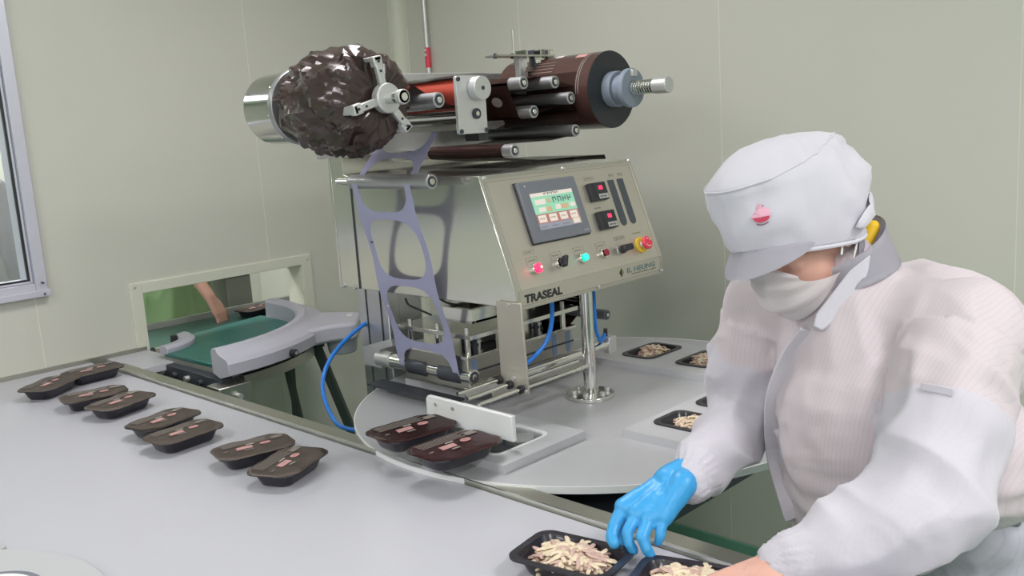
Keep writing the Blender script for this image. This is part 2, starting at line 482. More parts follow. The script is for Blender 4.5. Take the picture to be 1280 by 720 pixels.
# lamps
lp = None
for i, (x, y, lw) in enumerate(ROOM1_LAMPS + ROOM2_LAMPS):
    t = thing('ceiling_light', 'flat white square ceiling light panel outside the photograph', 'lamp', (x, y, ZC), 'ceiling light panels')
    panel_pieces(MB(), -.32, .32, -.32, .32, ((-.3, .3, -.3, .3),), 0, .04)
    mb = MB()
    for a, b in (((-.32, -.32), (.32, -.3)), ((-.32, .3), (.32, .32)), ((-.32, -.3), (-.3, .3)), ((.3, -.3), (.32, .3))):
        mb.box((x + a[0], y + a[1], ZC - .04), (x + b[0], y + b[1], ZC - .001))
    mb.build('lamp_frame', alu_m, t)
    MB().box((x - .3, y - .3, ZC - .03), (x + .3, y + .3, ZC - .02)).build('diffuser', led_m, t)
    ld = bpy.data.lights.new('lamp', 'AREA'); ld.shape = 'SQUARE'; ld.size = .58; ld.energy = LAMP_W * lw
    ld.color = (1, .945, .972)
    lo = bpy.data.objects.new('lamp', ld); COL.objects.link(lo); lo.location = (0, 0, -.045); lo.parent = t

# ------------------------------------------------------------------ white table with its rail
t = thing('work_table', 'long white topped work table running along the steel rail to the wall', 'table', (.7, 1.4, 0))
MB().box((.15, -.5, .825), (1.252, 3.372, .85)).build('table_top', belt_w_m, t, bevel=.002)
MB().box((.15, 3.372, .825), (1.46, 3.384, .863)).build('back_trim', rail_m, t)
MB().box((1.3085, 3.10, .825), (1.46, 3.371, .85)).build('end_sheet', belt_w_m, t, bevel=.001)
MB().box((.16, -.5, .62), (1.24, 3.36, .824)).build('apron', rail_m, t)
for x in (.2, 1.18):
    for y in (-.4, 1.4, 3.25): MB().box((x - .025, y - .025, 0), (x + .025, y + .025, .62)).build('leg', rail_m, t)
t2 = thing('steel_rail', 'olive grey steel side rail between white table and round turntable', 'rail', (1.28, 1.4, .8))
MB().box((1.2535, -.5, .76), (1.3075, 3.22, .856)).build('rail_top', rail_m, t2, bevel=.002)
MB().box((1.2535, -.5, .856), (1.2575, 3.22, .861)).build('edge_lip', side_m, t2)

# round aluminium disc in the near left corner
t = thing('round_disc_table', 'round grey machined disc in the near left corner of the white table', 'disc table', (.22, 1.66, .85))
pl = MB().cyl((.222, 1.668, .852), (.222, 1.668, .862), .352, seg=96).build('disc', deck_m, t, bevel=.0015)
MB().ring((.395, 1.705, .8625), (.395, 1.705, .8655), .088, .074, 48).build('slot_rim', rim_m, t, bevel=.001)
MB().ring((.395, 1.705, .8622), (.395, 1.705, .864), .100, .0885, 48).build('groove', grayp_m, t)
MB().cyl((.395, 1.705, .8622), (.395, 1.705, .8632), .073).build('slot', slot_m, t)
MB().cyl((.395, 1.705, .8634), (.395, 1.705, .867), .05).build('lifter', castalu_m, t)
MB().box((.40, 1.90, .8505), (.495, 1.99, .858), Euler((0, 0, .25)).to_matrix()).build('corner_plate', castalu_m, t, bevel=.002)


# ------------------------------------------------------------------ trays
TD = .034


def tray_shell(parent, name='tray', depth=TD):
    """flange at z=depth, cavity below"""
    mb = MB()
    L, W = .178, .120
    prof_out = [(L - .052, W - .050, 0.0, .02), (L - .044, W - .042, .004, .022), (L - .022, W - .022, depth - .003, .024), (L, W, depth - .003, .026)]
    prof_in = [(L, W, depth, .026), (L - .024, W - .024, depth, .022), (L - .046, W - .046, .006, .02), (L - .058, W - .056, .003, .018)]
    rings = [[V((x, y, z)) for x, y in rrect(0, 0, l, w_, r, 5)] for l, w_, z, r in prof_out + prof_in]
    mb.loft(rings)
    o = mb.build(name, tray_m, parent, sharp=50)
    return o


def closed_tray(label, lidmat, seed):
    t = thing('sealed_tray', label, 'tray', (0, 0, 0))
    tray_shell(t)
    L, W = .186, .128; c = .034
    out = [(L / 2 - c, W / 2), (-L / 2 + c, W / 2), (-L / 2 + .004, W / 2 - c * .72), (-L / 2, W / 2 - c), (-L / 2, -W / 2 + c), (-L / 2 + .004, -W / 2 + c * .72), (-L / 2 + c, -W / 2),
           (L / 2 - c, -W / 2), (L / 2 - .004, -W / 2 + c * .72), (L / 2, -W / 2 + c), (L / 2, W / 2 - c), (L / 2 - .004, W / 2 - c * .72)]
    # ring-subdivide the lid so that it can sag and curl at its edge
    mb = MB(); rings = []
    dense = []
    for i in range(len(out)):
        a, b = V((*out[i], 0)), V((*out[(i + 1) % len(out)], 0)); n = max(1, int((b - a).length / .012))
        for k in range(n): dense.append(a.lerp(b, k / n))
    for f, dz in ((.0, .0012), (.3, .001), (.6, .0008), (.86, .0012), (.95, .0008), (1.0, -.0006)):
        rings.append([V((p.x * max(f, .002), p.y * max(f, .002), TD + .0012 + dz + (.0012 * nz((p.x * f, p.y * f, seed), 40, seed) if f > .3 else 0)
                         + (.0022 * nz((p.x, p.y, seed), 22, seed + 3) if f >= .95 else 0))) for p in dense])
    mb.loft(rings, cap=False)
    bmesh.ops.solidify(mb.bm, geom=mb.bm.faces[:], thickness=.0005)
    ld = mb.build('lid_film', lidmat, t, sharp=60, norm=False)
    mb = MB(); zt = TD + .0040

    def bar(x0, x1, y0, y1, mi, sl=0):
        mb.mi = mi; mb.prism([(x0, y0), (x1, y0), (x1 + sl, y1), (x0 + sl, y1)], zt - .0007, zt)
    for k in range(5): bar(-.066, .052 - .01 * (k % 2), .046 - k * .0062, .0480 - k * .0062, 0)
    bar(-.042, -.004, -.012, .006, 1, .004)
    mb.mi = 1; mb.prism([(.030 + .013 * math.cos(a), .002 + .009 * math.sin(a)) for a in [2 * PI * k / 16 for k in range(16)]], zt - .0007, zt)
    mb.mi = 2; mb.prism([(.030 + .006 * math.cos(a), .002 + .0035 * math.sin(a)) for a in [2 * PI * k / 12 for k in range(12)]], zt, zt + .0001)
    bar(.052, .078, .018, .036, 0)
    bar(-.012, .008, .014, .0165, 3)
    bar(-.026, -.006, -.024, -.018, 0)
    bar(-.070, -.060, -.006, -.002, 0)
    mb.build('lid_print', [greyprint_m, pink_m, pinkd_m, whitep_m], ld, smooth=False)
    return t


proto = closed_tray('sealed brown-lidded black tray on white table, nearest to the camera of the sealed ones', lid_m, 1.3)
TR = [((1.054, 1.782, .8505), 24, None),
      ((1.060, 1.942, .8505), -13, 'sealed brown-lidded tray partly tucked behind the nearest sealed tray on the white table'),
      ((1.017, 2.202, .8505), 6, 'sealed brown-lidded tray, front one of the second pair from the camera'),
      ((1.036, 2.352, .8505), 14, 'sealed brown-lidded tray behind the glinting one in the second pair on the table'),
      ((1.046, 2.638, .8505), 17, 'sealed brown-lidded tray nearest the rail in the third pair from the camera'),
      ((1.030, 2.788, .8505), -12, 'sealed brown-lidded tray at the left rear of the third pair on the table'),
      ((1.000, 3.050, .8505), 34, 'sealed brown-lidded tray leftmost on the table, front one by the far wall'),
      ((1.155, 3.105, .8505), 2, 'sealed brown-lidded tray farthest back, at the wall and rail corner of the table')]
for i, (p, a, lb) in enumerate(TR):
    if i == 0: proto.location = p; proto.rotation_euler = (0, 0, math.radians(a)); proto['group'] = 'sealed trays on the white table'
    else: dup(proto, p, math.radians(a), lb, 'sealed trays on the white table')
TR7 = None
mproto = closed_tray('sealed maroon tray left of the white pusher, sliding off the turntable, farther of two', lidm_m, 5.1)
mproto.scale = (1.10, 1.06, 1.0)
mproto.location = (1.290, 1.632, .889); mproto.rotation_euler = (math.radians(1), math.radians(1.5), math.radians(-3)); mproto['group'] = 'sealed trays being pushed off'
dup(mproto, (1.268, 1.462, .889), 0, 'sealed maroon tray being pushed off the turntable, nearer of the two by the white pusher', 'sealed trays being pushed off', rot=(math.radians(1), math.radians(2), math.radians(1)))


def food(name, label, c, ang, seed, n=120, top=.03, s=1.0, L=.058, W=.034, zs=1.0):
    """curled pale strips heaped in a tray; c = tray base centre"""
    rnd = random.Random(seed); mb = MB(); R3 = Euler((0, 0, ang)).to_matrix()
    mb.mi = 0
    base = []
    for j in range(6):
        th = PI / 2 * j / 5
        base.append([V((L * .95 * math.cos(th) * math.cos(a) + .0001 * math.cos(a), W * .95 * math.cos(th) * math.sin(a) + .0001 * math.sin(a), .004 + top * .78 * math.sin(th) * zs)) for a in [2 * PI * k / 20 for k in range(20)]])
    mb.loft(base)
    for i in range(n):
        r = math.sqrt(rnd.random()); a = rnd.random() * 2 * PI
        x, y = r * math.cos(a) * L, r * math.sin(a) * W
        z = .006 + math.sqrt(max(0, 1 - r * r)) * top * .76 * zs + rnd.random() * .004
        d = rnd.random() * 2 * PI; ln = .009 + rnd.random() * .014; cv = rnd.uniform(-2.2, 2.2); el = rnd.uniform(-.3, .5)
        pts = []; px, py, pz = x, y, z
        for k in range(5):
            pts.append(V((px, py, pz))); px += math.cos(d) * ln / 4 * s; py += math.sin(d) * ln / 4 * s; pz += math.sin(el) * ln / 5; d += cv / 4; el -= .25
        mb.mi = 0 if rnd.random() < .72 - .25 * (x < 0) else 1
        mb.tube(pts, [.0018 * s, .0028 * s, .003 * s, .0026 * s, .0014 * s], 6, flat=.7)
    for v in mb.bm.verts: v.co = R3 @ v.co + V(c)
    o = mb.build(name, [paleb_m, pinkf_m], sharp=60)
    tag(o, label, 'food', kind='stuff')
    return o


oproto = thing('food_tray', 'open black tray of shredded food on the white table by the blue glove', 'tray', (0, 0, 0), 'open trays being filled')
tray_shell(oproto)
oproto.scale = (1.07, 1.07, 1.05)
oproto.location = (1.087, .980, .8505); oproto.rotation_euler = (0, 0, math.radians(100))
food('shredded_food', 'pale shredded food heaped in the open tray left of the blue glove', (1.087, .980, .8505), math.radians(100), 3, 300, .050, 1.45, .064, .040)
dup(oproto, (1.130, .772, .8505), math.radians(108), 'open black tray of shredded food below the blue glove, at the photo bottom edge', 'open trays being filled')
food('shredded_food', 'pale shredded food in the open tray at the bottom edge, below the blue glove', (1.130, .772, .8505), math.radians(108), 4, 300, .050, 1.45, .064, .040)

# ------------------------------------------------------------------ rotary tray sealing machine
CX, CY = 1.858, 1.572
ms = thing('tray_sealing_machine', 'stainless rotary tray sealing machine with slanted control panel and round turntable', 'machine', (CX, CY, 0))
ZD = .860
deck = MB().cyl((1.885, 1.575, ZD - .015), (1.885, 1.575, ZD), .648, seg=160).build('turntable', deck_m, ms)
slots = []   # (cx, cy, angle) eight tray slots
for dx, dy in ((.412, .100), (.412, -.100)):
    pass
SL = {'left': [(1.440, 1.480, 0), (1.440, 1.668, 0)], 'right': [(2.275, 1.672, 0), (2.275, 1.478, 0)],
      'near': [(1.775, 1.188, 90), (1.952, 1.188, 90)], 'back': [(1.765, 1.995, 90), (1.952, 1.995, 90)]}
cut = MB()
for k in SL:
    for x, y, a in SL[k]:
        w_, h_ = (.160, .102) if a == 0 else (.102, .160)
        cut.prism(rrect(x, y, w_, h_, .02, 4), ZD - .03, ZD + .05)
boolean_cut(deck, cut)
MB().ring((1.885, 1.575, ZD - .0145), (1.885, 1.575, ZD + .0008), .6495, .6465, 160).build('turntable_edge', rim_m, ms)
PR = {'left': (1.322, 1.590, 1.369, 1.778), 'right': (2.127, 2.405, 1.369, 1.783), 'near': (1.648, 2.068, 1.03, 1.302), 'back': (1.66, 2.05, 1.838, 2.11)}
for k, (x0, x1, y0, y1) in PR.items():
    o = MB().box((x0, y0, ZD + .0002), (x1, y1, ZD + .02)).build('tray_plate', plate_m, ms)
    cut = MB()
    for x, y, a in SL[k]:
        w_, h_ = (.160, .102) if a == 0 else (.102, .160)
        cut.prism(rrect(x, y, w_, h_, .02, 4), ZD - .03, ZD + .05)
    boolean_cut(o, cut)
    if k == 'left':
        for x, y, a in SL[k]:
            mb = MB(); A = rrect(x, y, .184, .126, .03, 6); B = rrect(x, y, .166, .108, .022, 6)
            rg = [[V((*p, z)) for p in P_] for P_, z in ((A, ZD + .0202), (A, ZD + .0225), (B, ZD + .0225), (B, ZD + .0202))]
            mb.loft(rg + [rg[0]], cap=False); mb.build('slot_rim', rim_m, ms, smooth=False)
            MB().cyl((x + .045, y, ZD + .002), (x + .045, y, ZD + .013), .034).build('lifter_disc', castalu_m, ms)
            MB().box((x - .0795, y - .0505, ZD - .02), (x + .0795, y + .0505, ZD + .002)).build('slot_shade_fill', slot_m, ms)  # black box filling the hole, stands in for the shade inside it
# dark frame below the turntable
mb = MB(); mb.box((1.345, 1.15, .70), (2.36, 2.05, .79)); mb.cyl((1.885, 1.575, .79), (1.885, 1.575, .843), .52, seg=64)
mb.build('base_frame', dark_m, ms, bevel=.004)
for x in (1.72, 2.28):
    for y in (1.72, 1.98): MB().box((x - .03, y - .03, 0), (x + .03, y + .03, .70)).build('leg', steel_m, ms)

# post and flange
po = MB().cyl((CX, CY, ZD + .012), (CX, CY, 1.24), .0172, seg=32).build('support_post', chrome_m, ms)
MB().cyl((CX, CY, ZD), (CX, CY, ZD + .012), .064, seg=40).build('post_flange', chrome_m, po, bevel=.002)
for k in range(6):
    a = .4 + k * PI / 3
    mb = MB(); c = V((CX + .045 * math.cos(a), CY + .045 * math.sin(a), ZD + .012))
    mb.cyl(c, c + V((0, 0, .010)), .0075, seg=16); mb.build('bolt', castalu_m, po, bevel=.001)

# head housing
XL, XR = 1.556, 2.139
prof = [(1.536, 1.160), (1.536, 1.202), (1.634, 1.474), (2.16, 1.478), (2.235, 1.500), (2.235, 1.160)]
head = MB().prism([(a, b) for a, b in prof], XL + .002, XR - .002, lambda y, z, x: V((x, y, z))).build('head_housing', side_m, ms, bevel=.002)
MB().box((XL - .001, 2.145, 1.161), (XL + .0018, 2.149, 1.478)).build('housing_seam', dark_m, head)
for y, z in ((2.17, 1.163), (2.22, 1.166)): MB().cyl((XL - .004, y, z), (XL + .004, y, z), .006).build('bolt', castalu_m, head)
bp_ = MB(); bp_.box((XL + .002, 2.236, 1.155), (2.13, 2.246, 1.54)); bp_.build('back_cover', side_m, ms, bevel=.001)
# lower left corner block & back column
c_ = MB(); c_.box((1.70, 2.215, 0), (1.745, 2.36, 1.16)); c_.box((1.745, 2.225, 0), (1.84, 2.35, 1.16))
cl = c_.build('support_column', alu_m, ms, bevel=.003)
for y in (2.245, 2.315): MB().box((1.6985, y, 0), (1.7005, y + .006, 1.155)).build('profile_slot', dark_m, cl)

# control panel
A0 = V((XL, 1.53, 1.201)); PU = V((1, 0, 0)); PV = (V((0, .1, .2755))).normalized(); PN = PU.cross(PV)


def pp(u, v, h=0): return A0 + PU * u + PV * v + PN * h


PW = .583
cp = MB().prism([(0, 0), (PW, 0), (PW, .288), (0, .288)], -.003, .003, lambda u, v, h: pp(u, v, h)).build('control_panel', panel_m, ms, bevel=.001)
MB().box((XL, 1.5285, 1.157), (XL + PW, 1.5335, 1.202)).build('panel_lip', panel_m, cp, bevel=.0008)
# raised border
mb = MB()
for (u0, u1, v0, v1) in ((.0, PW, .280, .288), (.0, .006, 0, .28), (PW - .006, PW, 0, .28)):
    mb.prism([(u0, v0), (u1, v0), (u1, v1), (u0, v1)], .003, .0045, lambda u, v, h: pp(u, v, h))
mb.box((XL, 1.5265, 1.157), (XL + .006, 1.5285, 1.202)); mb.box((XL + PW - .006, 1.5265, 1.157), (XL + PW, 1.5285, 1.202)); mb.box((XL, 1.5265, 1.1555), (XL + PW, 1.5285, 1.160))
mb.build('panel_border', steel_m, cp)
mb = MB()
for (u0, u1, v0, v1) in ((.0125, PW - .012, .2725, .2732), (.0125, .0132, 0, .2732), (PW - .0127, PW - .012, 0, .2732)):
    mb.prism([(u0, v0), (u1, v0), (u1, v1), (u0, v1)], .003, .0032, lambda u, v, h: pp(u, v, h))
mb.box((XL + .0125, 1.528, 1.164), (XL + PW - .012, 1.5287, 1.1648))
mb.build('panel_outline', engr_m, cp, smooth=False)
for u, v in ((.009, .283), (.294, .283), (.575, .283)):
    MB().cyl(pp(u, v, .004), pp(u, v, .009), .0055, .004).build('bolt', castalu_m, cp)
for x in (.006, .30, .577):
    MB().cyl(V((XL + x, 1.527, 1.163)), V((XL + x, 1.521, 1.163)), .005, .0035).build('bolt', castalu_m, cp)


def pbox(u0, v0, u1, v1, h0, h1, name, m, par, bev=0, r=0):
    mb = MB(); poly = rrect((u0 + u1) / 2, (v0 + v1) / 2, u1 - u0, v1 - v0, r, 6) if r else [(u0, v0), (u1, v0), (u1, v1), (u0, v1)]
    mb.prism(poly, h0, h1, lambda u, v, h: pp(u, v, h))
    return mb.build(name, m, par, bevel=bev)


def frame_lines(u0, v0, u1, v1, th=.0007, open_bottom=False, name='printed_frame', r=0):
    mb = MB()
    L_ = [(u0, v1 - th, u1, v1), (u0, v0, u0 + th, v1), (u1 - th, v0, u1, v1)]
    if not open_bottom: L_.append((u0, v0, u1, v0 + th))
    for a, b, c, d in L_: mb.prism([(a, b), (c, b), (c, d), (a, d)], .003, .0033, lambda u, v, h: pp(u, v, h))
    return mb.build(name, engr_m, cp, smooth=False)


def scribble(u0, u1, v, hgt=.004, n=6, m=None, par=None, h=.0033, seed=1, name='small_lettering'):
    """small unreadable lettering: short strokes"""
    rnd = random.Random(seed); mb = MB(); w_ = (u1 - u0) / n
    for i in range(n):
        a = u0 + i * w_
        for (x0, y0, x1, y1) in ((0, 0, .18, 1), (.0, .8, .7, 1) if rnd.random() > .4 else (0, .4, .7, .6), (.55, rnd.random() * .5, .72, 1)):
            mb.prism([(a + x0 * w_, v + y0 * hgt), (a + x1 * w_, v + y0 * hgt), (a + x1 * w_, v + y1 * hgt), (a + x0 * w_, v + y1 * hgt)], h - .0002, h, lambda u, v, h: pp(u, v, h))
    return mb.build(name, m or engr_m, par or cp, smooth=False)


# touch screen
ts = pbox(.099, .103, .314, .258, .003, .016, 'touch_screen', grayp_m, cp, .002)
pbox(.0965, .1005, .3165, .2605, .003, .008, 'screen_gasket', black_m, ts, .001)
D0, D1, E0, E1 = .130, .288, .132, .226


def sp(a, b, c, d, m, name, h=.0168): return pbox(D0 + (D1 - D0) * a, E0 + (E1 - E0) * b, D0 + (D1 - D0) * c, E0 + (E1 - E0) * d, .0155, h, name, m, ts)


sp(0, 0, 1, 1, sgreen_m, 'display', .0163)
sp(0, .90, 1, 1, ltext_m, 'display_header')
sp(0, .16, 1, .42, sred_m, 'display_row')
sp(0, 0, 1, .16, sgrey_m, 'display_footer')
for k in range(4):
    sp(.03 + .25 * k, .19, .21 + .25 * k, .39, ltext_m, 'display_button', .0170)
    scribble(D0 + (D1 - D0) * (.06 + .25 * k), D0 + (D1 - D0) * (.18 + .25 * k), E0 + (E1 - E0) * .27, .004, 3, pinkd_m, ts, .0172, k)
for a, b, c, d, m in ((.06, .68, .30, .82, ltext_m), (.10, .47, .26, .60, ltext_m), (.28, .47, .40, .60, sor_m), (.5, .49, .62, .62, ltext_m), (.63, .49, .80, .62, sor_m), (.86, .5, .97, .62, ltext_m), (.79, .02, .98, .19, sor_m), (.34, .70, .42, .82, sor_m), (.81, .03, .96, .17, ltext_m)):
    sp(a, b, c, d, m, 'display_field', .0172 if m is ltext_m else .0170)
scribble(D0 + .05, D0 + .105, E0 + (E1 - E0) * .925, .0055, 4, ink_m, ts, .0172, 11)
scribble(D0 + .075, D0 + .15, E0 + (E1 - E0) * .68, .015, 4, greentxt_m, ts, .0172, 12)
for k in range(3): scribble(D0 + .006 + .04 * k, D0 + .03 + .04 * k, E0 + .004, .004, 3, greyprint_m, ts, .0172, 20 + k)
MB().cyl(pp(.122, .247, .016), pp(.122, .247, .0166), .002).build('indicator', whitep_m, ts)
scribble(.288, .308, .111, .0035, 5, whitep_m, ts, .0164, 9)


# temperature controllers
def controller(u0, v0):
    o = pbox(u0, v0, u0 + .068, v0 + .049, .003, .016, 'temperature_display', black_m, cp, .0015)
    o2 = pbox(u0 + .020, v0 + .002, u0 + .067, v0 + .048, .016, .0175, 'display_face', grayp_m if 0 else slot_m, o, .001)
    pbox(u0 + .026, v0 + .003, u0 + .064, v0 + .016, .0175, .0183, 'label_plate', castalu_m, o)
    text('888'[:2], 'red_digits', pp(u0 + .034, v0 + .028, .0177), PU, PV, .0155, ledr_m, o, .0002)
    scribble(u0 + .030, u0 + .060, v0 + .006, .006, 4, ink_m, o, .0186, 31)


controller(.360, .183); controller(.360, .104)
frame_lines(.365, .243, .402, .252, name='printed_frame'); scribble(.370, .397, .2455, .004, 5, seed=41)
scribble(.368, .396, .163, .004, 5, seed=42)
for u, s_ in ((.4675, 43), (.5065, 44)):
    frame_lines(u + .002, .244, u + .022, .252); scribble(u + .005, u + .019, .2465, .0035, 3, seed=s_)
# two slots
for u in (.456, .497):
    mb = MB(); poly = [(u - .0035 + 0, .236), (u - .0035, .118)] + [(u + .0095 - .013 * math.cos(a), .118 - .013 * math.sin(a)) for a in [PI * k / 10 for k in range(1, 10)]] + [(u + .0225, .118), (u + .0225, .236)]
    mb.prism(poly, .003, .0048, lambda a, b, h: pp(a + .004, b, h)); mb.build('slot_cover', mat('slate', (.065, .075, .09), .5), cp, bevel=.0006)


# buttons
def bezel(u, v, r=.0135, h=.011, m=chrome_m):
    mb = MB(); mb.cyl(pp(u, v, .003), pp(u, v, .003 + h), r, seg=28); return mb.build('push_button', m, cp, bevel=.001)


b1 = bezel(.080, .043)
mb = MB(); mb.obox(pp(.080, .043, .019), PU * .0035, PV * .0115, PN * .006); mb.cyl(pp(.080, .043, .016), pp(.080, .043, .0185), .0105)
mb.build('lit_red_knob', ledr_m, b1, bevel=.001)
MB().cyl(pp(.080, .043, .0275), pp(.080, .043, .0286), .0028).build('lit_core', ledw_m, b1)
b2 = bezel(.168, .044)
mb = MB(); mb.cyl(pp(.168, .044, .017), pp(.168, .044, .020), .0105); mb.obox(pp(.168, .044, .026), (PU * .5 + PV * .85).normalized() * .0145, (PU * .85 - PV * .5).normalized() * .0045, PN * .008)
mb.build('black_knob', black_m, b2, bevel=.002)
b3 = bezel(.256, .043); MB().cyl(pp(.256, .043, .017), pp(.256, .043, .023), .0095).build('green_lens', ledg_m, b3, bevel=.002)
b4 = bezel(.342, .043); MB().cyl(pp(.342, .043, .017), pp(.342, .043, .020), .0095).build('red_lens', redcap_m, b4, bevel=.001)
o = pbox(.405, .034, .440, .052, .003, .006, 'rotary_base', castalu_m, cp)
mb = MB(); mb.cyl(pp(.424, .043, .003), pp(.424, .043, .020), .012, .010); mb.obox(pp(.424, .043, .022), PU * .021, PV * .0085, PN * .009)
mb.build('rotary_switch', black_m, cp, bevel=.004, seg=3)
eo = MB().cyl(pp(.506, .043, .003), pp(.506, .043, .010), .022, seg=36).build('emergency_stop', yring_m, cp, bevel=.001)
MB().cyl(pp(.506, .043, .010), pp(.506, .043, .022), .009).build('stem', whitep_m, eo)
mb = MB(); mb.cyl(pp(.506, .043, .022), pp(.506, .043, .034), .0175, .0185, 36); mb.build('red_mushroom', estop_m, eo, bevel=.004, seg=3)
for a0 in (0.4, 0.4 + PI):
    mb = MB(); pts = [pp(.506 + .011 * math.cos(a0 + k * .2), .043 + .011 * math.sin(a0 + k * .2), .0345) for k in range(10)]
    mb.tube(pts, .0011, 6); mb.build('arrow_mark', whitep_m, eo)
frame_lines(.060, .082, .096, .0925); scribble(.066, .090, .0852, .0042, 5, seed=51)
for u, s_ in ((.060, 52), (.146, 53), (.235, 54), (.325, 55)):
    frame_lines(u, .053, u + .040, .074, open_bottom=True); scribble(u + .006, u + .034, .0635, .004, 6, seed=s_)
for k in range(4): frame_lines(.406 + k * .011, .070, .417 + k * .011, .080); 
scribble(.408, .448, .073, .0035, 5, seed=57)
scribble(.490, .528, .0760, .0042, 6, seed=56, m=olive_m)
# lettering
ZL = 1.170
text('TRASEAL', 'lettering', (XL + .026, 1.5282, ZL), (1, 0, 0), (0, 0, 1), .0265, ink_m, cp, .0013, sx=1.22)
text('IL HEUNG', 'lettering', (XL + .424, 1.5282, ZL + .009), (1, 0, 0), (0, 0, 1), .0185, greentxt_m, cp, .0006, sx=1.50)
for z, s_ in ((ZL + .001, 61),):
    rnd = random.Random(s_); mb = MB()
    for i in range(20):
        x = XL + .446 + i * .0056
        mb.box((x, 1.5279, z), (x + .001, 1.5287, z + .0045)); mb.box((x, 1.5279, z + .0036 * rnd.random()), (x + .0038, 1.5287, z + .0045 * (.5 + .5 * rnd.random())))
    mb.build('small_lettering', engr_m, cp, smooth=False)
for pts, m_ in ((((.392, .018), (.402, .030), (.412, .018), (.402, .006)), olive_m), (((.392, .018), (.402, .030), (.402, .006)), ink_m)):
    mb = MB(); mb.prism([(XL + u, ZL - .004 + v) for u, v in pts], 1.5279 if m_ is olive_m else 1.5276, 1.5287, lambda x, z, y: V((x, y, z))); mb.build('emblem', m_, cp, smooth=False)

# pusher: bracket plate, rods and cylinder, white pusher
br = MB().prism([(1.512, 1.176), (1.505, .955), (1.594, .955), (1.594, 1.176)], XL - .007, XL - .001, lambda y, z, x: V((x, y, z))).build('side_bracket', panel_m, ms, bevel=.001)
for y, z in ((1.553, 1.170), (1.55, .990), (1.512, .962)):
    MB().cyl((XL - .011, y, z), (XL - .006, y, z), .005).build('bolt', castalu_m, br)
rods = [(1.596, .980), (1.562, .973), (1.524, .967)]
for y, z in rods:
    r_ = MB().cyl((1.405, y, z), (1.80, y, z), .0046, seg=16).build('push_rod', chrome_m, ms)
    MB().ring((XL - .016, y, z), (XL - .007, y, z), .0105, .005).build('bushing', black_m, r_)
ps = MB().prism([(1.408, .903), (1.697, .903), (1.697, .957), (1.690, .965), (1.408, .962)], 1.392, 1.404, lambda y, z, x: V((x, y, z))).build('white_pusher', pom_m, ms, bevel=.002)
for y in (1.66, 1.60): MB().cyl((1.389, y, .948), (1.393, y, .948), .0045).build('screw', castalu_m, ps)
cy = MB().cyl((1.58, 1.66, .952), (2.06, 1.66, .952), .0165, seg=28).build('push_cylinder', chrome_m, ms)
mb = MB(); mb.box((2.03, 1.64, .930), (2.065, 1.685, .978)); mb.build('cylinder_cap', castalu_m, cy, bevel=.003)
MB().cyl((2.04, 1.66, .975), (2.04, 1.66, 1.0), .006).build('fitting', black_m, cy)
MB().box((1.62, 1.70, .90), (2.0, 1.705, .93)).build('slide_bar', steel_m, cy)


def smooth_path(pts, n=8):
    pts = [V(p) for p in pts]; P = [pts[0]] + pts + [pts[-1]]; out = []
    for i in range(1, len(P) - 2):
        for k in range(n):
            t = k / n; a, b, c, d = P[i - 1], P[i], P[i + 1], P[i + 2]
            out.append(.5 * ((2 * b) + (c - a) * t + (2 * a - 5 * b + 4 * c - d) * t * t + (3 * b - a - 3 * c + d) * t ** 3))
    return out + [pts[-1]]


# hoses of the machine
MB().tube(smooth_path([(1.755, 1.61, 1.22), (1.765, 1.61, 1.11), (1.748, 1.615, 1.04), (1.715, 1.63, 1.0), (1.675, 1.645, .975)]), .0058, 10).build('air_hose', blue_m, ms)
MB().tube(smooth_path([(1.95, 1.62, 1.22), (1.948, 1.62, 1.11), (1.955, 1.625, 1.03), (1.975, 1.63, .985), (2.01, 1.65, .972), (2.035, 1.66, .985)]), .0052, 10).build('air_hose', blue_m, ms)

# sealing station under the head
st = MB().box((1.60, 1.768, .908), (2.02, 2.03, .995)).build('sealing_die', steel_m, ms, bevel=.003)
MB().box((1.598, 1.766, .955), (2.022, 2.032, .960)).build('die_joint', dark_m, st)
MB().box((1.595, 1.76, .995), (2.03, 2.04, 1.003)).build('die_plate', chrome_m, st, bevel=.001)
MB().box((1.60, 1.75, 1.048), (2.03, 2.05, 1.060)).build('upper_plate', side_m, st, bevel=.001)
for x in (1.62, 1.81, 2.0):
    for y in (1.785, 1.90, 2.015):
        MB().cyl((x, y, 1.003), (x, y, 1.048), .008).build('guide_pillar', chrome_m, st)
        MB().cyl((x, y, 1.060), (x, y, 1.075), .006).build('pillar_nut', castalu_m, st)
for i in range(9):
    x = 1.66 + .04 * i; mb = MB(); y = 1.80 + .03 * (i % 3)
    mb.cyl((x, y, 1.003), (x, y, 1.03 + .006 * (i % 2)), .007); mb.cyl((x, y, 1.015), (x, y, 1.020), .011)
    mb.build('spring_pin', [dark_m, castalu_m][i % 2], st)
MB().box((1.70, 1.84, 1.003), (1.78, 1.90, 1.035)).build('heater_block', black_m, st, bevel=.003)
hb = panel_pieces(MB(), 1.60, 1.90, 1.74, 1.85, ((1.612, 1.888, 1.752, 1.838),), 1.092, 1.130)
for v in hb.bm.verts: v.co = V((v.co.x, v.co.z, v.co.y))
hb.box((1.60, 1.74, 1.092), (1.90, 1.85, 1.100)); hb.build('press_frame', side_m, st, bevel=.001)
MB().box((1.70, 1.79, 1.10), (1.85, 1.82, 1.165)).build('press_ram', steel_m, st)
MB().tube(smooth_path([(1.59, 1.99, 1.14), (1.585, 1.97, 1.125), (1.60, 1.94, 1.11), (1.62, 1.92, 1.095)]), .003).build('cable', black_m, st)
MB().tube(smooth_path([(1.60, 1.86, 1.15), (1.61, 1.84, 1.138), (1.63, 1.82, 1.13)]), .003).build('cable', black_m, st)
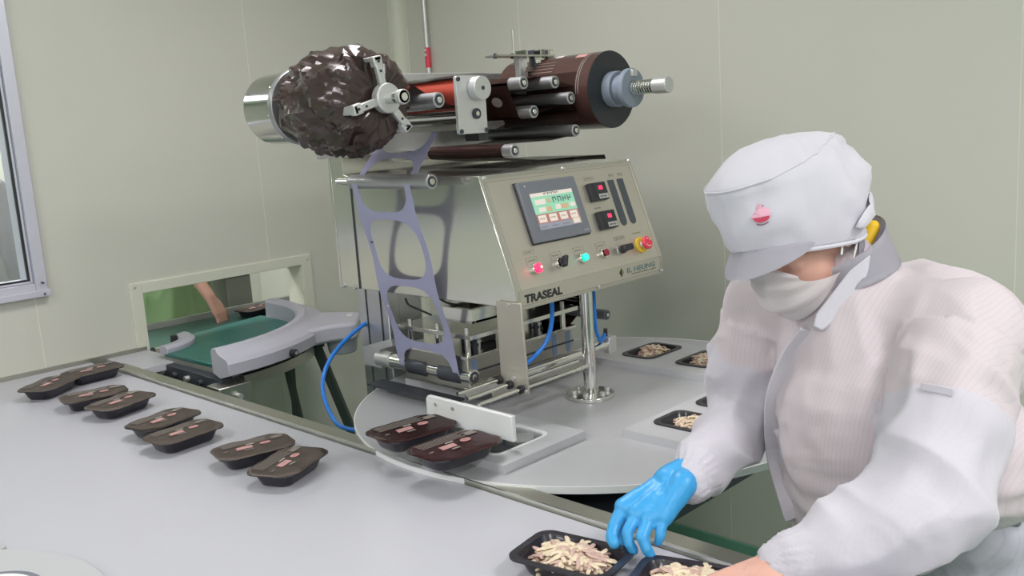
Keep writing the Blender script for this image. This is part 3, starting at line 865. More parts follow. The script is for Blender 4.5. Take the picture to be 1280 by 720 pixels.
for x, y in ((1.615, 1.775), (1.615, 1.99), (1.93, 1.775), (1.99, 1.775)):
    MB().box((x, y - .008, .93), (x + .018, y - .001, .99)).build('spacer', bluegrey_m, st)
MB().box((1.58, 1.755, .895), (2.05, 1.768, .925)).build('die_rail', side_m, st, bevel=.002)

# upper film carriage: back plate, rollers
up = MB().box((1.475, 2.165, 1.53), (2.30, 2.177, 1.752)).build('carriage_plate', castalu_m, ms, bevel=.002)
MB().box((1.60, 2.13, 1.700), (2.10, 2.165, 1.752)).build('carriage_beam', castalu_m, up, bevel=.002)
MB().box((XL + .002, 2.178, 1.475), (2.13, 2.234, 1.540)).build('carriage_foot', side_m, up, bevel=.002)


def roller(x, y0, z, r, y1=2.166, m=None, name='film_roller', par=None):
    o = MB().cyl((x, y0, z), (x, y1, z), r, seg=32).build(name, m or roller_m, par or ms, bevel=.0015)
    MB().cyl((x, y0 - .0006, z), (x, y0 + .002, z), r * .72, seg=24).build('end_recess', dark_m, o)
    MB().cyl((x, y0 - .0035, z), (x, y0 + .002, z), r * .42, seg=16).build('shaft_end', chrome_m, o, bevel=.001)
    return o


RP = dict(A=(1.864, 1.697), B=(1.990, 1.697), C=(1.898, 1.620), D=(2.054, 1.652), E=(2.068, 1.561), F=(1.814, 1.521))
for k in RP: roller(RP[k][0], 1.755, RP[k][1], .0172)
r0_ = roller(1.500, 1.737, 1.467, .0185, 2.06)
MB().cyl((1.50, 2.06, 1.467), (1.50, 2.125, 1.467), .008).build('roller_shaft', chrome_m, r0_)
MB().box((1.495, 2.105, 1.460), (XL + .004, 2.120, 1.474)).build('shaft_mount', castalu_m, r0_)
roller(1.535, 1.728, 1.660, .0185)
lr = roller(1.615, 1.762, .945, .0205, 2.14, side_m)
for q0, q1 in ((1.80, 1.885), (1.935, 2.02)): MB().cyl((1.615, q0, .945), (1.615, q1, .945), .0255, seg=28).build('rubber_sleeve', dark_m, lr, bevel=.002)
MB().cyl((1.615, 2.10, .945), (1.615, 2.16, .945), .024).build('roller_hub', castalu_m, lr)
MB().box((1.60, 2.14, .92), (1.72, 2.22, .975)).build('roller_bracket', castalu_m, lr)
MB().box((1.545, 1.790, .882), (1.60, 2.14, .888)).build('film_guide_sheet', dark_m, ms)
roller(2.225, 1.80, .990, .016, 2.2, grayp_m)
# nip unit: red roller, steel rollers, square end plate with knob
nb = MB().prism(rrect(1.6565, 1.645, .099, .142, .004, 2), 1.742, 1.752, lambda x, z, y: V((x, y, z))).build('nip_end_plate', castalu_m, ms, bevel=.0008)
for x, z in ((1.613, 1.709), (1.700, 1.709), (1.613, 1.581), (1.700, 1.581)):
    o = MB().cyl((x, 1.7415, z), (x, 1.738, z), .0055).build('screw', dark_m, nb)
MB().ring((1.668, 1.742, 1.623), (1.668, 1.737, 1.623), .0135, .007).build('bearing', dark_m, nb)
MB().cyl((1.668, 1.742, 1.623), (1.668, 1.735, 1.623), .006).build('shaft_end', chrome_m, nb)
kn = MB().cyl((1.672, 1.742, 1.685), (1.672, 1.715, 1.685), .0295, seg=40).build('round_knob', castalu_m, nb, bevel=.002)
MB().cyl((1.672, 1.7155, 1.685), (1.672, 1.7135, 1.685), .005).build('screw', dark_m, kn)
MB().cyl((1.640, 1.753, 1.679), (1.640, 2.166, 1.679), .0325, seg=40).build('red_roller', red_m, ms)
MB().cyl((1.632, 1.753, 1.622), (1.632, 2.166, 1.622), .0175, seg=32).build('steel_roller', chrome_m, ms)
MB().box((1.608, 1.753, 1.585), (1.70, 2.166, 1.598)).build('nip_base', steel_m, ms, bevel=.001)
MB().box((1.612, 1.753, 1.713), (1.70, 2.166, 1.718)).build('nip_cover', side_m, ms)
MB().box((1.68, 1.75, 1.555), (1.712, 1.80, 1.585)).build('nip_bracket', black_m, ms)
# coding printer on top
pr = MB().box((2.10, 1.99, 1.675), (2.135, 2.01, 1.79)).build('print_head_stand', castalu_m, ms, bevel=.001)
MB().box((1.995, 1.97, 1.786), (2.24, 2.03, 1.791)).build('print_head_bar', steel_m, pr)
MB().cyl((2.09, 2.0, 1.79), (2.088, 2.0, 1.865), .004).build('print_head_rod', steel_m, pr)
MB().box((2.12, 1.985, 1.742), (2.20, 2.02, 1.786)).build('print_head_block', side_m, pr, bevel=.001)
for k in range(5):
    MB().box((2.118 + .03 * k, 1.975, 1.755), (2.123 + .03 * k, 2.03, 1.805)).build('print_head_fin', [chrome_m, dark_m][k % 2], pr)
MB().box((2.20, 1.98, 1.775), (2.245, 2.02, 1.808)).build('print_head_cap', steel_m, pr)
for x in (1.998, 2.07): MB().cyl((x, 1.99, 1.780), (x, 1.99, 1.795), .005).build('thumb_screw', dark_m, pr)

# ------------------------------------------------------------------ film supply roll on its spindle
SX, SZ, SR = 2.234, 1.671, .112
sr = thing('film_supply_roll', 'large roll of dark brown printed film on the right spindle above the control panel', 'film roll', (SX, 1.9, SZ))
MB().cyl((SX, 1.752, SZ), (SX, 2.12, SZ), SR, seg=72).build('film_roll', brownf_m, sr)
MB().ring((SX, 1.7505, SZ), (SX, 1.7515, SZ), SR - .001, .045, 64).build('roll_end', rollend_m, sr)


def cyl_print(par, u0, u1, v0, v1, m, r=SR + .0008, name='film_print'):
    """patch on the roll: u = angle, v = along the axis"""
    mb = MB(); rg = []
    for k in range(29):
        a = u0 + (u1 - u0) * k / 28; rg.append([V((SX + r * math.cos(a), v0, SZ + r * math.sin(a))), V((SX + r * math.cos(a), v1, SZ + r * math.sin(a)))])
    mb.loft(rg, cap=False, closed=False); mb.build(name, m, par)


for v in (1.785, 1.793): cyl_print(sr, PI * .5, PI * 1.02, v, v + .003, greyprint_m)
cyl_print(sr, PI * .60, PI * .66, 1.80, 1.84, pink_m); cyl_print(sr, PI * .55, PI * .62, 1.90, 1.93, whitep_m); cyl_print(sr, PI * .6, PI * .66, 1.99, 2.03, pinkd_m)
for k in range(4): cyl_print(sr, PI * (.70 + .035 * k), PI * (.705 + .035 * k), 1.90, 2.0, greyprint_m)
hubt = thing('film_spindle', 'blue grey expanding hub and ribbed steel spindle holding the brown film roll', 'spindle', (SX, 1.7, SZ))
MB().cyl((SX, 1.722, SZ), (SX, 1.751, SZ), .052, seg=40).build('inner_flange', hub_m, hubt, bevel=.003)
MB().cyl((SX, 1.690, SZ), (SX, 1.7225, SZ), .040, seg=40).build('hub', hub_m, hubt, bevel=.002)
MB().cyl((SX, 1.672, SZ), (SX, 1.6905, SZ), .056, seg=40).build('outer_flange', hub_m, hubt, bevel=.003)
MB().box((SX - .012, 1.664, SZ + .032), (SX + .012, 1.675, SZ + .052)).build('latch', castalu_m, hubt, bevel=.002)
for k in range(9):
    y = 1.668 - .0085 * k
    MB().cyl((SX, y - .0035, SZ), (SX, y + .0035, SZ), .0205, seg=32).build('spindle_ring', chrome_m, hubt, bevel=.0012)
MB().cyl((SX, 1.59, SZ), (SX, 1.672, SZ), .017, seg=24).build('spindle_core', dark_m, hubt)
MB().cyl((SX, 1.548, SZ), (SX, 1.597, SZ), .0225, seg=36).build('spindle_cap', castalu_m, hubt, bevel=.002)


# film webs
def ribbon(pts, y0, y1, name, m, parent, th=.0006, shear=0.0):
    """pts: (x, z) profile"""
    P = smooth_path([(x, 0, z) for x, z in pts], 6); mb = MB(); n = len(P)
    mb.loft([[V((p.x, y0 + shear * i / n, p.z)), V((p.x, y1 + shear * i / n, p.z))] for i, p in enumerate(P)], cap=False, closed=False)
    bmesh.ops.solidify(mb.bm, geom=mb.bm.faces[:], thickness=th)
    return mb.build(name, m, parent, norm=False)


def arc(c, r, a0, a1, n=6): return [(c[0] + r * math.cos(math.radians(a0 + (a1 - a0) * k / n)), c[1] + r * math.sin(math.radians(a0 + (a1 - a0) * k / n))) for k in range(n + 1)]


r_ = .0180
path = arc((SX, SZ), SR + .001, 150, 172, 3) + arc(RP['B'], r_, 80, 100, 2) + arc(RP['A'], r_, 90, 190, 5) + arc(RP['C'], r_, 185, 280, 5) \
    + arc(RP['D'], r_, 270, 290, 2)
fw = thing('lid_film_web', 'brown printed lid film threaded over the small upper rollers', 'film', (1.95, 1.95, 1.6))


def web(pts, y0, y1, par, name='film_run', m=None):
    mb = MB(); mb.loft([[V((x, y0, z)), V((x, y1, z))] for x, z in pts], cap=False, closed=False)
    bmesh.ops.solidify(mb.bm, geom=mb.bm.faces[:], thickness=.0006)
    return mb.build(name, m or brownf_m, par, norm=False, sharp=80)


r1 = web(path, 1.80, 2.12, fw)
web(arc(RP['D'], r_, 290, 360, 4) + arc((2.15, 1.60), .03, 150, 200, 2) + arc(RP['E'], r_, 60, -60, 5)[::1] + [(2.0, 1.538)] + arc(RP['F'], r_, 92, 260, 7) + [(1.95, 1.487), (2.10, 1.4855), (2.235, 1.482), (2.245, 1.46)], 1.79, 2.09, fw)
web([(2.245, 1.46), (2.242, 1.2), (2.242, .992)] + arc((2.225, .990), .0168, 0, -90, 4) + [(2.10, .9), (2.0, .895)], 1.925, 2.16, fw, 'film_drop')
# prints on the near runs
mb = MB()
xA = RP['A'][0] - r_; xC = RP['C'][0] - r_


def near_run(t, y): return V((xA + (xC - xA) * t - .0030, y, RP['A'][1] + (RP['C'][1] - RP['A'][1]) * t))


for k in range(4): mb.mi = 0; mb.quad(near_run(.1 + .08 * k, 1.89), near_run(.1 + .08 * k, 1.95), near_run(.13 + .08 * k, 1.95), near_run(.13 + .08 * k, 1.89))
mb.mi = 1; f = [near_run(.60 + .17 * math.sin(a), 1.860 + .020 * math.cos(a)) for a in [2 * PI * k / 20 for k in range(20)]]; mb.quad(*f)
mb.mi = 2; f = [near_run(.68 + .12 * math.sin(a), 1.925 + .014 * math.cos(a)) for a in [2 * PI * k / 20 for k in range(20)]]; mb.quad(*f)
mb.build('film_print', [greyprint_m, greyprint_m, pinkd_m], r1, smooth=False)
mb = MB()


def low_run(y, z, dx=0): return V((2.2385 + dx, y, z))


mb.mi = 1; mb.quad(*[low_run(1.956 + .017 * math.cos(a), .990 + .0175 * math.sin(a)) for a in [2 * PI * k / 20 for k in range(20)]])
mb.mi = 2; mb.quad(*[low_run(2.014 + .012 * math.cos(a), .984 + .0125 * math.sin(a)) for a in [2 * PI * k / 20 for k in range(20)]])
mb.mi = 2; mb.quad(low_run(2.035, 1.0), low_run(2.06, 1.0), low_run(2.06, 1.03), low_run(2.035, 1.03))
mb.mi = 0
for k in range(3): mb.quad(low_run(1.93, 1.018 + .01 * k), low_run(2.02, 1.018 + .01 * k), low_run(2.02, 1.022 + .01 * k), low_run(1.93, 1.022 + .01 * k))
mb.build('film_print', [greyprint_m, whitep_m, pink_m], fw, smooth=False)

# lavender skeleton film with rounded cut-outs
lavt = thing('skeleton_film', 'lavender ladder-shaped waste film strip with rounded cut-outs on the left side of the machine', 'film', (1.5, 1.9, 1.2))
PTH = [V((1.630, 0, 1.600)), V((1.5065, 0, 1.4845)), V((1.4815, 0, 1.467)), V((1.4812, 0, 1.455)), V((1.597, 0, .950)), V((1.605, 0, .932))]
YS = [(1.835, 2.055), (1.80, 2.035), (1.80, 2.035), (1.80, 2.035), (1.795, 2.045), (1.795, 2.045)]
cum = [0]
for a, b in zip(PTH, PTH[1:]): cum.append(cum[-1] + (b - a).length)


def on_path(s, wv):
    s = max(0, min(cum[-1] - 1e-6, s)); i = max(k for k in range(len(cum) - 1) if cum[k] <= s); t = (s - cum[i]) / (cum[i + 1] - cum[i])
    p = PTH[i].lerp(PTH[i + 1], t); y0 = YS[i][0] + (YS[i + 1][0] - YS[i][0]) * t; y1 = YS[i][1] + (YS[i + 1][1] - YS[i][1]) * t
    sag = .004 * math.sin(s * 28) * (1 if s > .25 else 0)
    return V((p.x - sag, y0 + (y1 - y0) * wv, p.z))


mb = MB(); CL = .186; s0 = -.083
NS = 48
while s0 < cum[-1]:
    inner = []; outer = []
    for k in range(NS):
        a = 2 * PI * k / NS; ca, sa = math.cos(a), math.sin(a)
        e = 3.4; rr = (abs(ca) ** e + abs(sa) ** e) ** (-1 / e)
        inner.append((.5 + .408 * rr * ca, CL / 2 + (CL / 2 - .010) * rr * sa))
        rb = 1 / max(abs(ca), abs(sa)); outer.append((.5 + .5 * rb * ca, CL / 2 + CL / 2 * rb * sa))
    for k in range(NS):
        j = (k + 1) % NS
        q = [outer[k], outer[j], inner[j], inner[k]]; m0 = [((outer[k][0] + inner[k][0]) / 2, (outer[k][1] + inner[k][1]) / 2), ((outer[j][0] + inner[j][0]) / 2, (outer[j][1] + inner[j][1]) / 2)]
        for a4 in ((outer[k], outer[j], m0[1], m0[0]), (m0[0], m0[1], inner[j], inner[k])):
            ss = [s0 + p[1] for p in a4]
            if min(ss) < 0 or max(ss) > cum[-1]: continue
            mb.quad(*[on_path(s0 + p[1], p[0]) for p in a4])
    s0 += CL
bmesh.ops.remove_doubles(mb.bm, verts=mb.bm.verts[:], dist=.0002)
bmesh.ops.solidify(mb.bm, geom=mb.bm.faces[:], thickness=.0007)
lf = mb.build('film_strip', lav_m, lavt, norm=False, sharp=70)
for k in range(4):
    s = .05 + CL * (k + .7)
    mb = MB(); p = on_path(s, .93); mb.obox(p + V((-.001, 0, 0)), V((.0003, 0, 0)), V((0, .006, 0)), V((0, 0, .0018))); mb.build('registration_mark', [whitep_m, ink_m][k % 2], lf, smooth=False)

# waste film bundle
WX, WZ = 1.372, 1.668
wb = thing('waste_film_bundle', 'big crumpled bundle of glossy dark brown waste film wound on the left spindle', 'film roll', (WX, 1.93, WZ))
mb = MB()
for j, (y, r) in enumerate(((1.765, .088), (1.80, .116), (1.87, .134), (1.95, .136), (2.02, .122), (2.08, .102), (2.13, .085), (2.155, .07))):
    pass
rg = []
NP = 92; NJ = 36
key = [(1.750, .045), (1.753, .085), (1.775, .112), (1.82, .128), (1.88, .133), (1.935, .128), (1.985, .112), (2.03, .096), (2.05, .05)]
for j in range(NJ):
    t = j / (NJ - 1) * (len(key) - 1); i = min(int(t), len(key) - 2); f = t - i
    y = key[i][0] + (key[i + 1][0] - key[i][0]) * f; r = key[i][1] + (key[i + 1][1] - key[i][1]) * f
    row = []
    for k in range(NP):
        a = 2 * PI * k / NP; ca, sa = math.cos(a), math.sin(a)
        q = (ca * r * 9, sa * r * 9, y * 7)
        d = .0
        tw = a + (y - 1.9) * 5
        n1 = 1 - abs(noise.noise(V((math.cos(tw) * 1.9, math.sin(tw) * 1.9, y * 8)))) * 2
        n2 = 1 - abs(noise.noise(V((ca * 3.4 + 7, sa * 3.4, y * 13)))) * 2
        n3 = 1 - abs(noise.noise(V((math.cos(tw * 1.0) * 4.5 + 3, math.sin(tw) * 4.5, y * 17)))) * 2
        d = .020 * (n1 - .6) + .009 * (n2 - .6) + .006 * (n3 - .5)
        rr = r * (1.0 - .05 * sa * sa) + d
        row.append(V((WX + rr * ca, y + .005 * (n2 - .5), WZ + rr * sa)))
    rg.append(row)
mb.loft(rg)
mb.build('crumpled_film', crinkle_m, wb, sharp=16)
for k in range(9):
    a = 2 * PI * k / 9 + .3; mb = MB(); p0 = V((WX + .05 * math.cos(a), 1.752, WZ + .05 * math.sin(a))); p1 = V((WX + .116 * math.cos(a + .5), 1.80, WZ + .112 * math.sin(a + .5)))
    mid = (p0 + p1) / 2 + V((.01 * math.cos(a), -.012, .01 * math.sin(a)))
    s_ = (p1 - p0).cross(V((0, 1, 0))).normalized() * .018
    mb.loft([[p0 - s_ * .5, p0 + s_ * .5], [mid - s_, mid + s_ + V((0, -.006, 0))], [p1 - s_, p1 + s_]], cap=False, closed=False)
    bmesh.ops.solidify(mb.bm, geom=mb.bm.faces[:], thickness=.0008); mb.build('film_fold', crinkle_m, wb, norm=False)
# loose tail from bundle to nip roller
mb = MB(); mb.loft([[V((1.50, 1.80, 1.71)), V((1.47, 2.02, 1.72))], [V((1.56, 1.775, 1.665)), V((1.56, 2.03, 1.675))], [V((1.612, 1.76, 1.645)), V((1.617, 2.05, 1.642))]], cap=False, closed=False)
bmesh.ops.solidify(mb.bm, geom=mb.bm.faces[:], thickness=.0008); mb.build('film_tail', crinkle_m, wb, norm=False)
wm = thing('waste_winder', 'aluminium three-armed winder spindle with chrome motor drum behind the crumpled brown bundle', 'winder', (WX, 2.2, WZ))
MB().cyl((WX, 2.075, WZ), (WX, 2.20, WZ), .0895, seg=64).build('motor_drum', chrome_m, wm, bevel=.004)
MB().cyl((WX, 2.055, WZ), (WX, 2.075, WZ), .0955, seg=64).build('drum_flange', hub_m if 0 else roller_m, wm, bevel=.002)
for k in range(8):
    a = k * PI / 4 + .2; MB().cyl((WX + .0885 * math.cos(a), 2.09, WZ + .0885 * math.sin(a)), (WX + .092 * math.cos(a), 2.09, WZ + .092 * math.sin(a)), .004).build('rivet', chrome_m, wm)
MB().cyl((WX, 1.66, WZ), (WX, 2.06, WZ), .014, seg=24).build('winder_shaft', chrome_m, wm)
MB().cyl((WX, 1.712, WZ), (WX, 1.736, WZ), .034, seg=36).build('winder_hub', castalu_m, wm, bevel=.003)
MB().cyl((WX, 1.66, WZ), (WX, 1.676, WZ), .017, seg=24).build('shaft_collar', castalu_m, wm, bevel=.002)
MB().cyl((WX, 1.6585, WZ), (WX, 1.662, WZ), .009, seg=16).build('shaft_end', chrome_m, wm)
for a in (100, 195, 310):
    a = math.radians(a); d = V((math.cos(a), 0, math.sin(a))); s_ = V((-math.sin(a), 0, math.cos(a)))
    c = V((WX, 1.728, WZ)); mb = MB()
    mb.obox(c + d * .052, d * .028, s_ * .009, V((0, .006, 0))); mb.obox(c + d * .084 + V((0, .004, 0)), d * .012, s_ * .012, V((0, .009, 0)))
    mb.obox(c + d * .090 + V((0, .03, 0)), d * .005, s_ * .010, V((0, .035, 0)))
    o = mb.build('winder_arm', castalu_m, wm, bevel=.002)
    MB().cyl(c + d * .062 + V((0, -.008, 0)), c + d * .062 + V((0, 0, 0)), .003).build('pin', dark_m, o)
    MB().cyl(c + d * .084 + V((0, -.008, 0)), c + d * .084, .003).build('pin', dark_m, o)

# trays on the turntable
for i, ((x, y, a), lb, fd) in enumerate((
        ((2.275, 1.672, 0), 'open black tray on the turntable rear plate, next to the machine cylinder', 1),
        ((2.275, 1.478, 0), 'open black tray on the turntable rear plate, partly behind the worker sleeve', 1),
        ((1.775, 1.188, 90), 'open black tray on the turntable plate right beside the worker cuff', 1),
        ((1.952, 1.188, 90), 'empty-looking black tray corner showing just above the worker forearm', 1))):
    z = ZD + .0205 - TD + .003
    dup(oproto, (x, y, z), math.radians(a), lb, 'open trays on the turntable').scale = (1, 1, 1)
    food('shredded_food', 'pale food in the ' + lb.replace('open black ', '').replace('empty-looking black ', ''), (x, y, z), math.radians(a), 20 + i, 170, .046, 1.2, .056, .036)

# ------------------------------------------------------------------ curved conveyor through the wall
cc = thing('curved_belt_conveyor', 'curved green belt conveyor with grey plastic guard coming out of the wall opening', 'conveyor', (1.8, 3.1, 0))
KX, KY = 1.42, 3.32


def ann(mb, r0, r1, a0, a1, z0, z1, n=32, prof=None):
    """annular sector with a profile polygon in (r, z)"""
    P_ = prof or [(r0, z0), (r1, z0), (r1, z1), (r0, z1)]
    rings = []
    for k in range(n + 1):
        a = math.radians(a0 + (a1 - a0) * k / n); rings.append([V((KX + r * math.cos(a), KY + r * math.sin(a), z)) for r, z in P_])
    mb.loft(rings)
    return mb


ann(MB(), .16, .57, -88, 12, .862, .874).build('belt', green_m, cc, bevel=.002)
ann(MB(), .16, .60, -88, 12, .835, .861).build('belt_bed', equip_m, cc)
gp = [(.552, .862), (.552, .935), (.562, .945), (.588, .948), (.596, .935), (.612, .928), (.655, .918), (.665, .905), (.665, .868), (.60, .85)]
og = ann(MB(), 0, 0, -92, 6, 0, 0, 40, gp).build('outer_guard', guard_m, cc, bevel=.002)
ann(MB(), 0, 0, -88, 2, 0, 0, 24, [(.13, .862), (.13, .895), (.17, .900), (.185, .89), (.185, .87), (.18, .862)]).build('inner_guard', guard_m, cc, bevel=.002)
MB().cyl((KX + .10, KY - .05, .87), (KX + .10, KY - .05, .905), .013).build('inner_knob', black_m, cc)
# rounded motor cover on the outside of the curve
a = math.radians(-42); d = V((math.cos(a), math.sin(a), 0)); s_ = V((-math.sin(a), math.cos(a), 0)); c = V((KX, KY, 0))
mb = MB(); poly = [(.62, -.17), (.70, -.11), (.77, -.10), (.79, -.08), (.79, .10), (.77, .12), (.71, .14), (.62, .17)]
mb.prism(poly, .862, .925, lambda u, v, h: c + d * u + s_ * v + V((0, 0, h))); mb.build('motor_cover', guard_m, cc, bevel=.012, seg=3)
MB().cyl(c + d * .72 + V((0, 0, .80)), c + d * .72 + V((0, 0, .862)), .05, .06, 28).build('motor', grayp_m if 0 else guard_m, cc, bevel=.006)
mb = MB(); mb.prism([(.74, .03), (.76, .03), (.76, .08), (.74, .08)], .9255, .926, lambda u, v, h: c + d * u + s_ * v + V((0, 0, h))); mb.build('cover_label', whitep_m, cc, smooth=False)
ann(MB(), 0, 0, -90, -86, 0, 0, 2, [(.59, .9482), (.60, .9482), (.60, .9486), (.59, .9486)])
# knob on guard face
a = math.radians(-70); d2 = V((math.cos(a), math.sin(a), 0)); p = c + d2 * .668 + V((0, 0, .884))
kk = MB().cyl(p, p + d2 * .02, .013, seg=24).build('guard_knob', black_m, cc, bevel=.002); MB().cyl(p + d2 * .0195, p + d2 * .022, .006).build('knob_face', castalu_m, kk)
ann(MB(), 0, 0, -86, -50, 0, 0, 16, [(.60, .815), (.635, .815), (.635, .85), (.60, .85)]).build('side_rail', steel_m, cc)
mb = MB(); mb.box((1.36, 2.66, .765), (1.47, 2.74, .835)); mb.build('end_bracket', steel_m, cc, bevel=.003)
MB().cyl((1.42, 2.66, .80), (1.42, 2.640, .80), .009).build('bracket_bolt', castalu_m, cc)
MB().box((1.40, 2.72, .80), (1.48, 3.25, .845)).build('end_frame', dark_m, cc, bevel=.002)
for k in range(5):
    y = 2.76 + .09 * k; MB().cyl((1.385, y, .82), (1.40, y, .82), .010, seg=12).build('frame_bolt', [castalu_m, dark_m][k % 2], cc)
MB().cyl((1.445, 2.76, .858), (1.445, 3.17, .858), .007).build('end_roller', steel_m, cc)


legm = mat('dark_leg', (.07, .085, .075), .5, .3)


def leg(x0, y0, z0, x1, y1, z1, w_=.022, m=None):
    p, q = V((x0, y0, z0)), V((x1, y1, z1)); t_ = (q - p).normalized(); a_ = t_.cross(V((1, .6, 0))).normalized(); b_ = t_.cross(a_)
    mb = MB(); mb.obox((p + q) / 2, (q - p) / 2, a_ * w_, b_ * w_ * .6); return mb.build('leg', m or equip_m, cc, bevel=.002)


leg(1.745, 2.90, .84, 1.86, 2.90, 0, .013, legm); leg(1.85, 3.02, .84, 1.83, 3.05, 0, .010, legm); leg(1.88, 2.90, .84, 2.10, 2.80, 0, .017, legm)
leg(1.5, 3.3, .8, 1.5, 3.3, 0)
MB().box((1.72, 2.86, .82), (1.88, 3.02, .858)).build('motor_bracket', dark_m, cc, bevel=.004)
for k in range(7):
    random.seed(k + 60); p = V((1.76 + .10 * random.random(), 2.84 + .10 * random.random(), .79 + .05 * random.random()))
    MB().cyl(p, p + V((.02, -.02, .01)), .010, seg=12).build('fastener', [dark_m, castalu_m][k % 2], cc)
ho = MB().tube(smooth_path([(1.95, 2.27, 1.14), (1.811, 2.294, 1.069), (1.671, 2.345, .995), (1.571, 2.355, .922), (1.500, 2.30, .855), (1.435, 2.15, .80), (1.400, 1.99, .815), (1.372, 1.90, .83)], 10), .0062, 12).build('air_hose', blue_m)
tag(ho, 'bright blue air hose looping down behind the machine column to the steel rail', 'hose')


# ------------------------------------------------------------------ people
def hand(mb, wrist, fwd, nrm, size=1.0, curl=.35, thumb=1, spread=.05):
    """palm plus five curled fingers; nrm = back of the hand direction"""
    f = V(fwd).normalized(); n = (V(nrm) - f * V(nrm).dot(f)).normalized(); s_ = f.cross(n)
    W = V(wrist); S = size
    for k in range(4):
        o_ = (-.030 + .020 * k) * S
        mb.capsule(W + s_ * o_ * .5, W + f * .085 * S + s_ * o_, .015 * S, .0125 * S, 12)
    mb.capsule(W - f * .02 * S, W + f * .03 * S, .024 * S, .026 * S, 14, (n, .75))
    for k, ln in enumerate((.066, .076, .072, .056)):
        o_ = (-.030 + .020 * k) * S; p = W + f * .088 * S + s_ * o_; d = (f + s_ * spread * (k - 1.5)).normalized(); ang = curl
        for j, part in enumerate((.45, .31, .24)):
            d = (Matrix.Rotation(-ang * (1 if j else .7), 3, s_) @ d).normalized() if 1 else d
            q = p + d * ln * part * 1.15 * S; mb.capsule(p, q, (.0095 - .001 * j) * S, (.0088 - .001 * j) * S, 10); p = q
    p = W + f * .02 * S - s_ * .028 * S * thumb
    d = (f * .75 - s_ * .65 * thumb - n * .25).normalized()
    for j, ln in enumerate((.042, .034, .028)):
        q = p + d * ln * S; mb.capsule(p, q, (.0125 - .0015 * j) * S, (.0115 - .0015 * j) * S, 10); p = q; d = (d * .9 + f * .35 - n * .15).normalized()
    return mb


def folds(seed, amp=1.0, dirv=(0, 0, 1), sc=1.0):
    dv = V(dirv).normalized()

    def fn(co, no):
        out = np.zeros(len(co))
        for i, p in enumerate(co):
            q = V(p); q2 = q - dv * q.dot(dv) * .78
            a = noise.noise(q2 * 9 * sc + V((seed, 0, 0))); b = noise.noise(q2 * 17 * sc + V((0, seed, 3)))
            c_ = noise.noise(q * 6 * sc + V((seed, seed, 0)))
            out[i] = amp * (.012 * ((1 - abs(a) * 2.2)) * (.6 + c_) + .0045 * (1 - abs(b) * 2) - .006)
        return out
    return fn


# ---- main worker: faces the table (-x)
H0 = at(1000, 281, 1.565)
hf = (IMR * -.74 + IMU * -.42 + TOC * .52).normalized()
hu = (IMU - hf * IMU.dot(hf)).normalized()
hs = hu.cross(hf).normalized()         # the worker's left, towards the camera


def hl(a, c, b): return H0 + hf * a + hs * c + hu * b


wk = thing('person', 'worker in white cap, mask and striped coverall leaning over the table, one blue glove', 'person', (1.60, .62, 0))
nk = V((1.515, .705, 1.315)); RS = V((1.53, .865, 1.235)); LS = V((1.515, .515, 1.235)); RE = V((1.52, .905, 1.03)); RWr = at(868, 598, 1.625); LE = at(1162, 632, 1.36); LWr = at(978, 706, 1.39)
HPc = V((1.62, .60, .92))
mb = MB()
# skull, jaw, face
mb.ellip(hl(-.005, 0, .02), hf * .098, hs * .076, hu * .105); mb.ellip(hl(.035, 0, -.055), hf * .060, hs * .060, hu * .068)
mb.ellip(hl(.062, 0, -.085), hf * .034, hs * .036, hu * .032)
mb.capsule(hl(.088, 0, .0), hl(.108, 0, -.034), .009, .014); mb.ellip(hl(.100, .009, -.038), hf * .009, hs * .008, hu * .007); mb.ellip(hl(.100, -.009, -.038), hf * .009, hs * .008, hu * .007)
mb.ellip(hl(.088, 0, -.066), hf * .012, hs * .024, hu * .007); mb.ellip(hl(.088, 0, -.074), hf * .011, hs * .020, hu * .006)
for s_ in (1, -1):
    mb.ellip(hl(.072, .030 * s_, -.030), hf * .024, hs * .022, hu * .022)      # cheek
    mb.capsule(hl(.083, .014 * s_, .018), hl(.074, .046 * s_, .016), .0085, .008)  # brow
    mb.ellip(hl(.080, .031 * s_, -.002), hf * .012, hs * .015, hu * .010)      # closed lid
    mb.ellip(hl(-.008, .076 * s_, -.018), hf * .017, hs * .008, hu * .030); mb.ellip(hl(-.012, .083 * s_, -.002), hf * .012, hs * .006, hu * .014)
mb.capsule(hl(-.03, 0, -.05), nk + V((0, 0, -.02)), .052, .058)
# torso core, arms, legs
mb.capsule(nk + V((.02, 0, -.06)), HPc + V((-.02, 0, .10)), .10, .12); mb.capsule(RS, LS, .065, .065); mb.capsule(HPc + V((0, -.07, 0)), HPc + V((0, .07, 0)), .10, .10)
for S_, E_, W_ in ((RS, RE, RWr), (LS, LE, LWr)): mb.capsule(S_, E_, .048, .038); mb.capsule(E_, W_, .038, .016 if W_ is RWr else .025)
for s_ in (-1, 1):
    hp_ = HPc + V((0, .09 * s_, -.04)); kn_ = V((1.60, .60 + .11 * s_, .48)); ft = V((1.64, .60 + .12 * s_, .07))
    mb.capsule(hp_, kn_, .085, .055); mb.capsule(kn_, ft, .055, .038)
    mb.capsule(ft + V((.03, 0, -.03)), ft + V((-.15, 0, -.035)), .035, .03)
hand(mb, LWr + (at(940, 722, 1.365) - LWr) * .35, at(905, 745, 1.35) - LWr, IMU * .75 + IMR * -.3 + TOC * .45, 1.0, .35, 1)
mb.capsule(RWr, at(815, 642, 1.585), .022, .020)
body = link('body', fuse(mb, .0042, 4), wk, sharp=180); body.data.materials.append(skin_m)
